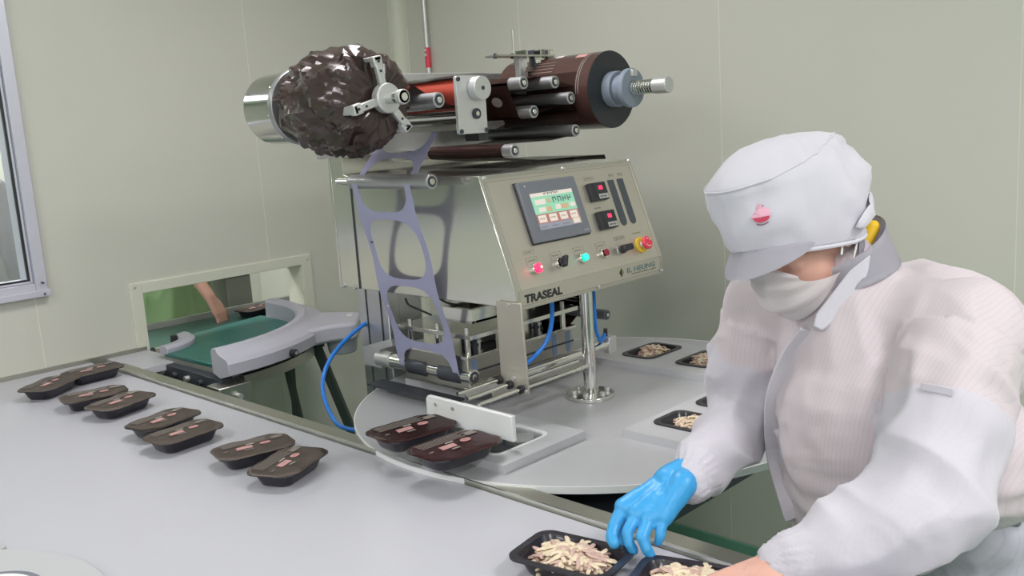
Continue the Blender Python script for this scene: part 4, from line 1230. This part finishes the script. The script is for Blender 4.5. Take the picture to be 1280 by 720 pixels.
for s_ in (1, -1):
    mb = MB(); mb.tube([hl(.0905 - .006 * abs(k - 2), (.018 + .0065 * k) * s_, -.006 - .0012 * abs(k - 2)) for k in range(5)], [.0008, .0016, .0018, .0015, .0007], 6); mb.build('eyelashes', hair_m, wk)
    mb = MB(); mb.tube([hl(.0925 - .003 * k, (.014 + .009 * k) * s_, .024 + .001 * k) for k in range(4)], [.002, .003, .003, .001], 6); mb.build('eyebrow', hair_m, wk)

# mask
mb = MB(); NR, NCk = 15, 29; rows = []
for j in range(NR):
    v = j / (NR - 1)
    row = []
    for k in range(NCk):
        u_ = (k / (NCk - 1) * 2 - 1); ph = u_ * math.radians(40 + 44 * min(1, v / .72) ** 2.2)
        top = -.022 - .028 * (abs(u_) ** 1.5); bot = -.138 + .052 * (abs(u_) ** 1.7)
        b_ = top + (bot - top) * v
        fa = .116 - .012 * v - .030 * max(0, v - .72) / .28 + .006 * math.sin(v * PI) + .014 * math.exp(-(u_ / .16) ** 2) * (1 - v) * .3
        wd = .078 - .008 * v - .010 * max(0, v - .7) / .3
        pleat = .0045 * math.sin(v * 9.5 * PI / 1.4) * (1 - abs(u_) ** 4)
        a_ = fa * math.cos(ph) ** .75 + .004 + pleat if math.cos(ph) > 0 else .004
        row.append(hl(a_, wd * math.sin(ph) * 1.0, b_))
    rows.append(row)
mb.loft(rows, cap=False, closed=False); bmesh.ops.solidify(mb.bm, geom=mb.bm.faces[:], thickness=.0022)
msk = mb.build('face_mask', mask_m, wk, norm=True, sharp=80)
for s_ in (1, -1):
    mb = MB(); mb.tube(smooth_path([hl(.020, .0785 * s_, -.048), hl(.006, .082 * s_, -.020), hl(-.012, .086 * s_, .012), hl(-.025, .086 * s_, .0)], 5), .0018, 8); mb.build('ear_loop', mask_m, msk)
    mb = MB(); mb.tube(smooth_path([hl(.010, .074 * s_, -.086), hl(-.010, .080 * s_, -.06), hl(-.024, .086 * s_, -.03), hl(-.026, .086 * s_, .0)], 5), .0018, 8); mb.build('ear_loop', mask_m, msk)

# cap
def cap_pt(th, b, extra=0.0):
    """th = 0 front; returns a point on the cap band or crown"""
    K = [(-.040, .150, .094, .086), (-.020, .158, .104, .092), (.02, .164, .118, .100), (.07, .168, .123, .104), (.108, .168, .117, .099), (.122, .150, .108, .089), (.136, .118, .092, .074), (.147, .075, .066, .052), (.152, .03, .035, .025), (.1525, .002, .002, .002)]
    for i in range(len(K) - 1):
        if K[i][0] <= b <= K[i + 1][0] + 1e-9: break
    t = (b - K[i][0]) / (K[i + 1][0] - K[i][0]); F, B, S_ = [K[i][m] + (K[i + 1][m] - K[i][m]) * t for m in (1, 2, 3)]
    ca, sa = math.cos(th), math.sin(th)
    r = (F if ca > 0 else B)
    pk = 1.0 if ca < 0 else 1 - .10 * (math.sin(2 * abs(th) if abs(th) < PI / 2 else 0)) * (1 if b > .05 else .5)
    bb = min(1, max(0, (b + .04) / .148)); rr_ = min(1, r / .09); drop = (.042 * (1 - bb) + .012 * bb) * max(0, ca) * rr_ - (.012 * (1 - bb) + .018 * bb) * max(0, -ca) * rr_
    puff = .012 * noise.noise(V((ca * 2.4, sa * 2.4, b * 22))) * (1.6 if ca < .3 else .7) * (1 if b > -.01 else .3)
    puff += .0035 * (1 - 2.4 * abs(noise.noise(V((ca * 4, sa * 4, b * 30 + ca * 3))))) * (1 if ca < .5 else .4) * (1 if b > .0 else .2)
    return hl(-.008 + (r + extra + puff) * ca * pk, (S_ + extra + puff) * sa * (pk * .5 + .5), b + drop)


mb = MB(); bs = [-.04, -.03, -.02, -.005, .01, .03, .05, .07, .09, .108, .113, .118, .124, .130, .136, .141, .147, .150, .152, .1525]
mb.loft([[cap_pt(2 * PI * k / 96, b) for k in range(96)] for b in bs], cap=False)
bmesh.ops.contextual_create(mb.bm, geom=[e for e in mb.bm.edges if e.is_boundary and all((v.co - hl(-.008, 0, .1525)).length < .01 for v in e.verts)])
bmesh.ops.solidify(mb.bm, geom=mb.bm.faces[:], thickness=.0025)
cap = mb.build('cap', cap_m, wk, sharp=180)
def seam_b(th):
    a = min(abs(th), 2 * PI - abs(th)); t = min(1, max(0, (a - .55) / 1.6)); return .1085 + .030 * t * t * (3 - 2 * t)


mb = MB(); mb.tube([cap_pt(2 * PI * k / 100, seam_b(2 * PI * k / 100), .0008) for k in range(101)], .0017, 6); mb.build('seam', cap_m, cap)
# visor
mb = MB(); rows = []
for j in range(7):
    v = j / 6; row = []
    for k in range(33):
        th = math.radians(-56 + 112 * k / 32); base = cap_pt(th, -.022, .001)
        out = max(0, math.cos(th * 1.6)) ** .6
        p = base + hf * (.032 * v * out) + hu * (-.037 * v * out) + hs * (.01 * v * math.sin(th))
        row.append(p)
    rows.append(row)
mb.loft(rows, cap=False, closed=False); bmesh.ops.solidify(mb.bm, geom=mb.bm.faces[:], thickness=.003); mb.build('visor', cap_m, cap, sharp=120)
mb = MB(); mb.tube([cap_pt(2 * PI * k / 80, -.038, .001) for k in range(81)], .0035, 6); mb.build('hem', cap_m, cap)
# gathered neck drape below the cap at the back
mb = MB(); rows = []
for j in range(10):
    v = j / 9; row = []
    for k in range(57):
        th = math.radians(98 + 164 * k / 56); p = cap_pt(th, -.034, -.001)
        rip = .0035 * math.sin(k * 1.9) * v
        row.append(p + hu * (-.045 * v) + (H0 - p).normalized() * (.012 * v + rip) + V((0, 0, -.018 * v)))
    rows.append(row)
mb.loft(rows, cap=False, closed=False); bmesh.ops.solidify(mb.bm, geom=mb.bm.faces[:], thickness=.002); mb.build('neck_drape', cap_m, cap, sharp=180)
# tab strap at the side
T0 = cap_pt(math.radians(88), -.012, .006); T1 = cap_pt(math.radians(148), .018, .008)
mb = MB(); d = (T1 - T0); nn = (T0 - H0).normalized(); wv = d.cross(nn).normalized() * .0125
pts = []
for k in range(13):
    t_ = k / 12; base = cap_pt(math.radians(88 + 60 * t_), -.012 + .030 * t_, .007); ww = wv * (math.sqrt(max(.02, 1 - (2 * t_ - 1) ** 6)))
    nrm_ = (base - hl(0, 0, 0)).normalized() * .004
    pts.append([base - ww, base - ww * .7 + nrm_, base + ww * .7 + nrm_, base + ww, base])
mb.loft(pts); mb.build('cap_tab', cap_m, cap, sharp=70)
# ruffle at the back
mb = MB(); mb.tube([cap_pt(math.radians(140 + 80 * k / 60), .0 + .006 * math.sin(k * 1.3), .004 + .003 * math.sin(k * 2.1)) for k in range(61)], [.009 + .0025 * math.sin(k * 2.1) for k in range(61)], 8); mb.build('gather', cap_m, cap, sharp=180)
# red emblem on the front of the cap


def emb(u, v, h=.0012):
    """u sideways (towards camera), v up on the band around the emblem centre"""
    th = math.radians(27) + u / .125; return cap_pt(th, .050 + v, h + .003)


def emb_poly(pts, m, h): mb = MB(); c0 = emb(sum(p[0] for p in pts) / len(pts), sum(p[1] for p in pts) / len(pts), h); vs = [emb(*p, h) for p in pts]; \
    [mb.quad(c0, vs[i], vs[(i + 1) % len(vs)]) for i in range(len(vs))]; return mb.build('emblem', m, cap, smooth=False)


emb_poly([(.0145 * math.cos(a), -.002 + .0125 * math.sin(a)) for a in [2 * PI * k / 24 for k in range(24)]], logop_m, .0014)
emb_poly([(.0125 * math.cos(a), -.004 + .0095 * math.sin(a)) for a in [2 * PI * k / 24 for k in range(12, 25)]], logo_m, .0019)
emb_poly([(-.006, .006), (.003, .006), (.002, .017), (-.003, .019), (-.006, .014)], logop_m, .0019)
for v0, w_, cu_ in ((.0015, .0135, -.0015), (.0130, .004, 0), (-.0150, .009, .003)):
    mb = MB(); mb.tube([emb(w_ * (k / 6 - 1), v0 - cu_ * (1 - (k / 6 - 1) ** 2)) for k in range(13)], .0008, 5); mb.build('emblem', logod_m, cap, smooth=False)
# yellow collar cloth
mb = MB(); mb.capsule(at(1091, 284, 1.585), at(1082, 302, 1.585), .012, .013); mb.capsule(at(1082, 288, 1.60), at(1074, 318, 1.59), .013, .014)
mb.build('yellow_collar_cloth', yellow_m, wk, sharp=180)

# coat torso
mb = MB()
mb.capsule(nk + V((.025, .0, -.085)), V((1.535, .665, 1.06)), .125, .165, 20); mb.capsule(V((1.535, .665, 1.08)), V((1.55, .665, .93)), .165, .16, 20)
mb.capsule(RS + V((0, -.01, -.005)), LS + V((.01, .0, -.01)), .078, .083); mb.capsule(LS + V((.01, 0, -.02)), LS.lerp(LE, .36), .092, .089); mb.capsule(RS, RS.lerp(RE, .30), .080, .080); mb.ellip(V((1.60, .62, 1.18)), V((.14, 0, 0)), V((0, .19, 0)), V((0, 0, .14)))
mb.capsule(nk + V((-.005, 0, .0)), nk + V((.03, 0, -.06)), .066, .10)
mb.capsule(V((1.565, .52, 1.0)), V((1.56, .72, 1.0)), .125, .135)
mb.ellip(V((1.62, .60, .95)), V((.155, 0, 0)), V((0, .20, 0)), V((0, 0, .12)))
ARM = []
for pts_, rad_ in (([RS + V((.0, .0, -.0)), (RS + RE) / 2 + V((-.005, .01, 0)), RE, RE + (RWr - RE) * .55 + V((0, 0, -.006)), RE + (RWr - RE) * .90, RE + (RWr - RE) * 1.06], [.076, .078, .074, .060, .048, .040]),
                   ([LS + V((.01, .0, -.01)), (LS + LE) / 2 + V((.008, 0, 0)), LE, LE + (LWr - LE) * .5, LE + (LWr - LE) * .88, LWr], [.088, .090, .083, .062, .050, .042])):
    for p_, q_, a_, b_ in zip(pts_, pts_[1:], rad_, rad_[1:]): mb.capsule(p_, q_, a_, b_, 20)
    ARM.append(pts_)


def arm_coord(p):
    """nearest arm: (arm index, length along it from the shoulder, distance, axis)"""
    best = None
    for ai, pts_ in enumerate(ARM):
        run = 0
        for a_, b_ in zip(pts_, pts_[1:]):
            d_ = b_ - a_; L_ = d_.length; t_ = max(0, min(1, (p - a_).dot(d_) / L_ / L_)); dist = (p - (a_ + d_ * t_)).length
            if best is None or dist < best[2]: best = (ai, run + t_ * L_, dist, d_ / L_)
            run += L_
    return best


ALEN = [sum((b_ - a_).length for a_, b_ in zip(P_, P_[1:])) for P_ in ARM]
ELB = [sum((b_ - a_).length for a_, b_ in zip(P_[:3], P_[1:3])) for P_ in ARM]


AXC = [(P_[-1] - P_[0]).normalized() for P_ in ARM]; AXW = [(P_[-1] - P_[-2]).normalized() for P_ in ARM]


def coat_disp(co, no):
    out = np.zeros(len(co))
    for i_, p in enumerate(co):
        q = V(p); ai, h, dist, ax = arm_coord(q)
        rem = ALEN[ai] - h
        onarm = 1 if (dist < .098 and h > .03) else 0
        if onarm:
            r = q - ARM[ai][-1]; ang_ = math.atan2(r.dot(IMU), r.dot(AXW[ai].cross(IMU)))
            w_ = max(0, min(1, (.05 - rem) / .03)) * (1 if r.length < .075 else 0)
            d0 = AXC[ai]; par = d0 * q.dot(d0); per = q - par
            wr_ = V((0, 0, .35 * noise.noise(q * 6)))
            n1 = noise.noise(per * 6 + par * 15 + wr_ * 2 + V((ai * 5.3, 0, 0))); n2 = noise.noise(per * 15 + par * 6 + V((ai * 3, 2, 1)))
            bend = math.exp(-((h - ELB[ai]) / .12) ** 2)
            d = .0115 * (1 - 2.6 * abs(n1)) * (.6 + .35 * bend) + .007 * (1 - 2.2 * abs(n2))
            d = d * (1 - .75 * w_) + .0024 * math.sin(ang_ * 24) * w_
            out[i_] = d - .005
        else:
            dv = V((.25, .1, 1)).normalized(); q2 = q - dv * q.dot(dv) * .72
            n1 = noise.noise(q2 * 8 + V((2.3, 0, 0))); n2 = noise.noise(q2 * 15 + V((0, 2.3, 3))); n3 = noise.noise(V((q.x * 3, q.y * 3, q.z * 24)))
            low = max(0, min(1, (1.08 - q.z) / .12))
            out[i_] = .010 * (1 - abs(n1) * 2.4) + .004 * (1 - abs(n2) * 2) + .009 * (1 - 2.4 * abs(n3)) * low - .007
    return out


cme = fuse(mb, .0058, 9, coat_disp)
coat = link('coat', cme, wk, sharp=180); cme.materials.append(coat_m); cme.materials.append(sleeve_m)
for pl_ in cme.polygons:
    c_ = V(pl_.center); ai, h, dist, ax = arm_coord(c_)
    lim = (.10, .15)[ai] + .010 * noise.noise(c_ * 10)
    if dist < .104 and h > lim: pl_.material_index = 1


# collar, placket, strap
def band(pts, wdir, hw, th, name, m, par=wk):
    P = smooth_path(pts, 6); mb = MB(); rings = []
    for i, p in enumerate(P):
        t_ = (P[min(i + 1, len(P) - 1)] - P[max(i - 1, 0)]).normalized(); wv_ = (V(wdir) - t_ * V(wdir).dot(t_)).normalized() * hw; n_ = t_.cross(wv_).normalized() * th
        rings.append([p - wv_ - n_, p + wv_ - n_, p + wv_ + n_, p - wv_ + n_])
    mb.loft(rings); return mb.build(name, m, par, bevel=.0015, sharp=60)


def stick(px, py, D=1.3, off=.004):
    """first hit of a camera ray on the coat: a real surface point"""
    dr = (at(px, py, 2) - CAM).normalized(); dg = bpy.context.evaluated_depsgraph_get()
    best = None
    for o in (coat,):
        ok, loc, nn, idx = o.ray_cast(CAM - abs_mat(o).translation if 0 else abs_mat(o).inverted() @ CAM, dr)
        if ok: best = abs_mat(o) @ loc + nn * off
    return best if best is not None else at(px, py, 1.5)


bpy.context.view_layer.update()
band([stick(x, y, off=.005) for x, y in ((1012, 412), (990, 445), (972, 490), (966, 530), (972, 575), (985, 620), (994, 648))], IMR, .014, .003, 'placket', sleeve_m)
for q in (((1050, 440), (1052, 500), (1058, 560)),): pass
# collar: standing band around the neck with a pointed flap
mb = MB(); rings = []
ctr = nk + V((-.002, .0, .012)); ax_ = (nk - V((1.56, .66, 1.1))).normalized(); e1 = (hf - ax_ * hf.dot(ax_)).normalized(); e2 = ax_.cross(e1)
for j in range(6):
    v = j / 5; row = []
    for k in range(49):
        a = math.radians(18 + 324 * k / 48); rr = .070 + .012 * (1 - v) + .006 * v * v
        row.append(ctr + e1 * rr * math.cos(a) * 1.08 + e2 * rr * math.sin(a) * 1.05 + ax_ * (-.025 + .062 * v - .02 * math.cos(a) * v))
    rings.append(row)
mb.loft(rings, cap=False, closed=False); bmesh.ops.solidify(mb.bm, geom=mb.bm.faces[:], thickness=.004); mb.build('collar', cap_m, wk, sharp=120)
fl = [(1062, 338), (1088, 318), (1084, 352), (1048, 398), (1028, 414), (1016, 408), (1020, 392)]
mb = MB(); P0 = [stick(x, y, off=.012) for x, y in fl]
dmid = sum(((p - CAM).dot(-TOC) for p in P0)) / len(P0)
mb.loft([[at(x, y, dmid - .006 + .0006 * (y - 370) * .3) for x, y in fl], [at(x, y, dmid + .010) for x, y in fl]]); mb.build('collar_flap', cap_m, wk, bevel=.003, sharp=60)
# pocket loop stitched on the near sleeve
def on_sleeve(px, py, off=.003):
    o = coat
    dr = (at(px, py, 2) - CAM).normalized(); ok, loc, nn, idx = o.ray_cast(abs_mat(o).inverted() @ CAM, dr)
    return (abs_mat(o) @ loc + nn * off) if ok else at(px, py, 1.3)


band([on_sleeve(1152, 484), on_sleeve(1172, 487), on_sleeve(1192, 492)], IMU, .006, .0012, 'pen_loop', sleeve_m)
# trousers and boots
mb = MB(); mb.capsule(HPc + V((0, -.07, -.02)), HPc + V((0, .07, -.02)), .14, .14)
for s_ in (-1, 1):
    mb.capsule(HPc + V((0, .09 * s_, -.06)), V((1.60, .60 + .11 * s_, .48)), .115, .085); mb.capsule(V((1.60, .60 + .11 * s_, .48)), V((1.64, .60 + .12 * s_, .16)), .085, .065)
tr = link('trousers', fuse(mb, .009, 8, folds(5.5, 1.3, (0, 0, 1), 1.0)), wk, sharp=180); tr.data.materials.append(trous_m)
for s_ in (-1, 1):
    mb = MB(); f0 = V((1.64, .60 + .12 * s_, 0)); mb.capsule(f0 + V((.02, 0, .06)), f0 + V((-.17, 0, .045)), .048, .042); mb.capsule(f0 + V((0, 0, .22)), f0 + V((0, 0, .06)), .055, .05)
    o = link('boot', fuse(mb, .008, 5), wk, sharp=180); o.data.materials.append(boot_m)
# gathered waist band
mb = MB(); rings = []
for k in range(97):
    a = 2 * PI * k / 96; w_ = .004 * math.sin(a * 34)
    c_ = HPc + V((.165 * math.cos(a) + w_ * math.cos(a), (.205 + w_) * math.sin(a), .03))
    rings.append([c_ + V((0, 0, -.030)), c_ + V((.006 * math.cos(a), .006 * math.sin(a), 0)), c_ + V((0, 0, .030)), c_ - V((.01 * math.cos(a), .01 * math.sin(a), 0))])
mb.loft(rings, cap=False); mb.build('waist_band', trous_m, wk, sharp=180)

# glove: hanging hand with separate fingers, built knuckle by knuckle
mb = MB()
def G(x, y, D): return at(x, y, D)
wr = G(852, 597, 1.625)
kn4 = [G(781, 634, 1.600), G(796, 643, 1.582), G(812, 648, 1.570), G(828, 646, 1.566)]
rad = [.0135, .0125, .0125, .0115]
for k, kp in enumerate(kn4): mb.capsule(G(848 + 2 * k, 596 + 3 * k, 1.622 - .012 * k), kp, .0235, .0175, 14)
mb.capsule(G(862, 592, 1.635), G(838, 603, 1.615), .032, .030, 18, (IMR * .6 + IMU * .5, .95))
mb.capsule(G(838, 610, 1.612), G(806, 636, 1.592), .030, .022, 16)
fing = [[kn4[0], G(769, 656, 1.588), G(765, 672, 1.575), G(768, 679, 1.566)],
        [kn4[1], G(784, 666, 1.560), G(787, 680, 1.555), G(792, 688, 1.556)],
        [kn4[2], G(803, 671, 1.545), G(808, 686, 1.540), G(813, 694, 1.543)],
        [kn4[3], G(826, 662, 1.552), G(825, 671, 1.550), G(823, 677, 1.552)]]
for fp, r0 in zip(fing, (.0128, .0105, .0112, .0098)):
    for j in range(3): mb.capsule(fp[j], fp[j + 1], r0 * (1 - .08 * j) * (1.12 if j == 0 else 1), r0 * (1 - .08 * (j + 1)), 12)
th_ = [G(800, 622, 1.615), G(783, 648, 1.622), G(779, 668, 1.612), G(783, 682, 1.600)]
for j in range(3): mb.capsule(th_[j], th_[j + 1], .0165 - .003 * j, .0135 - .002 * j, 12)
gm = fuse(mb, .0024, 5, lambda co, no: np.array([.0009 * (1 - 2 * abs(noise.noise(V(p) * 38))) for p in co]))
go = link('blue_glove', gm, wk, sharp=180); gm.materials.append(glove_m)
go['label'] = 'bright blue nitrile glove'


# ---- people in the next room
def far_person(label, base, face, top_m, cap_mt, reach=None, group=None, scale=1.0):
    b = V(base); f = V(face).normalized(); s_ = V((0, 0, 1)).cross(f)
    p_ = thing('person', label, 'person', b)
    hd = b + V((0, 0, 1.52)); nk_ = b + V((0, 0, 1.38)); hpx = b + V((0, 0, .90))
    mb = MB(); mb.ellip(hd + V((0, 0, .02)), f * .095, s_ * .075, V((0, 0, .115))); mb.capsule(hd + f * .09, hd + f * .102 + V((0, 0, -.02)), .008, .011)
    mb.ellip(hd + f * .035 + V((0, 0, -.06)), f * .05, s_ * .05, V((0, 0, .05)))
    for q in (1, -1): mb.ellip(hd + s_ * .077 * q, f * .016, s_ * .008, V((0, 0, .028)))
    mb.capsule(hd + V((0, 0, -.05)), nk_, .05, .055); mb.capsule(nk_ + V((0, 0, -.1)), hpx, .11, .12)
    arms = []
    for q in (1, -1):
        sh = nk_ + s_ * .17 * q + V((0, 0, -.05))
        if reach and q == reach[0]: el = V(reach[1]); wr_ = V(reach[2]); fw = V(reach[3])
        else: el = sh + V((0, 0, -.27)) + s_ * .03 * q; wr_ = el - f * .06 + V((0, 0, -.22)); fw = V((0, 0, -1))
        arms.append((sh, el, wr_)); mb.capsule(sh, el, .045, .036); mb.capsule(el, wr_, .036, .026); hand(mb, wr_, fw, V((0, 0, 1)), 1.0, .35, q)
        k_ = b + s_ * .10 * q + V((0, 0, .48)); mb.capsule(hpx + s_ * .09 * q, k_, .08, .055); mb.capsule(k_, b + s_ * .1 * q + V((0, 0, .08)), .055, .04)
        mb.capsule(b + s_ * .1 * q + V((0, 0, .035)), b + s_ * .1 * q + f * .15 + V((0, 0, .035)), .035, .03)
    o = link('body', fuse(mb, .008, 3), p_, sharp=180); o.data.materials.append(skin_m)
    mb = MB(); mb.capsule(nk_ + V((0, 0, -.11)), hpx, .145, .165, 20); mb.capsule(nk_ + s_ * .15 + V((0, 0, -.06)), nk_ - s_ * .15 + V((0, 0, -.06)), .075, .075)
    mb.capsule(hpx, hpx + V((0, 0, -.25)), .17, .18, 20)
    for sh, el, wr_ in arms: mb.capsule(sh, el, .066, .058); mb.capsule(el, el.lerp(wr_, .25 if reach else .8), .055, .045)
    o = link('coat', fuse(mb, .010, 5, folds(3.3, 3.6, (0, 0, 1), .8)), p_, sharp=180); o.data.materials.append(top_m)
    mb = MB(); mb.ellip(hd + V((0, 0, .05)) - f * .01, f * .108, s_ * .092, V((0, 0, .11))); o = mb.build('cap', cap_mt, p_, sharp=180)
    p_.scale = (scale, scale, scale)
    return p_


far_person('person in a green apron beyond the wall opening, bare arm reaching down to the belt', (2.02, 4.32, 0), (.15, -1, 0), greenc_m, cap_m, (1, (2.0, 4.12, 1.08), (2.02, 3.93, .90), (.25, -.5, -1)))
far_person('person in a white coat behind the window at the left edge', (1.10, 4.25, 0), (0, -1, 0), cap_m, cap_m, scale=1.09)
# far table, belt and equipment in the next room
t = thing('far_belt_conveyor', 'dark green belt conveyor seen beyond the wall opening', 'conveyor', (2.1, 4.0, 0))
MB().box((1.35, 3.60, .775), (2.75, 4.02, .790)).build('belt', mat('dark_green_belt', (.03, .09, .075), .35, noise_amt=.1), t)
MB().box((1.35, 3.585, .72), (2.75, 3.60, .80)).build('side_rail', steel_m, t)
MB().box((1.35, 4.02, .72), (2.75, 4.05, .815)).build('side_rail', castalu_m, t)
MB().box((1.37, 3.61, .70), (2.7, 4.01, .774)).build('belt_bed', equip_m, t)
for x in (1.45, 2.6):
    for y in (3.63, 3.98): MB().box((x - .02, y - .02, 0), (x + .02, y + .02, .70)).build('leg', steel_m, t)
for k in range(6): MB().cyl((1.52 + .05 * k, 3.575, .79 + .008 * (k % 2)), (1.52 + .05 * k, 3.60, .79), .012, seg=12).build('fitting', [castalu_m, dark_m][k % 2], t)
t = thing('grey_cabinet', 'grey equipment cabinet standing beyond the wall opening on the right of the green apron', 'cabinet', (2.45, 4.35, 0))
MB().box((2.24, 4.2, .93), (2.47, 4.50, 1.35)).build('body', equip_m, t, bevel=.01)
MB().box((2.26, 4.22, .0), (2.40, 4.45, .93)).build('pedestal', equip_m, t, bevel=.01)
MB().box((2.27, 4.19, 1.08), (2.44, 4.199, 1.25)).build('door', castalu_m, t, bevel=.003)
dup(proto, (2.20, 3.86, .7905), .2, 'sealed tray lying on the far dark green belt, right of the reaching hand', 'sealed trays on the far belt')
dup(proto, (2.36, 3.72, .7905), -.1, 'sealed tray at the far edge of the near green belt, seen through the opening', 'sealed trays on the far belt')
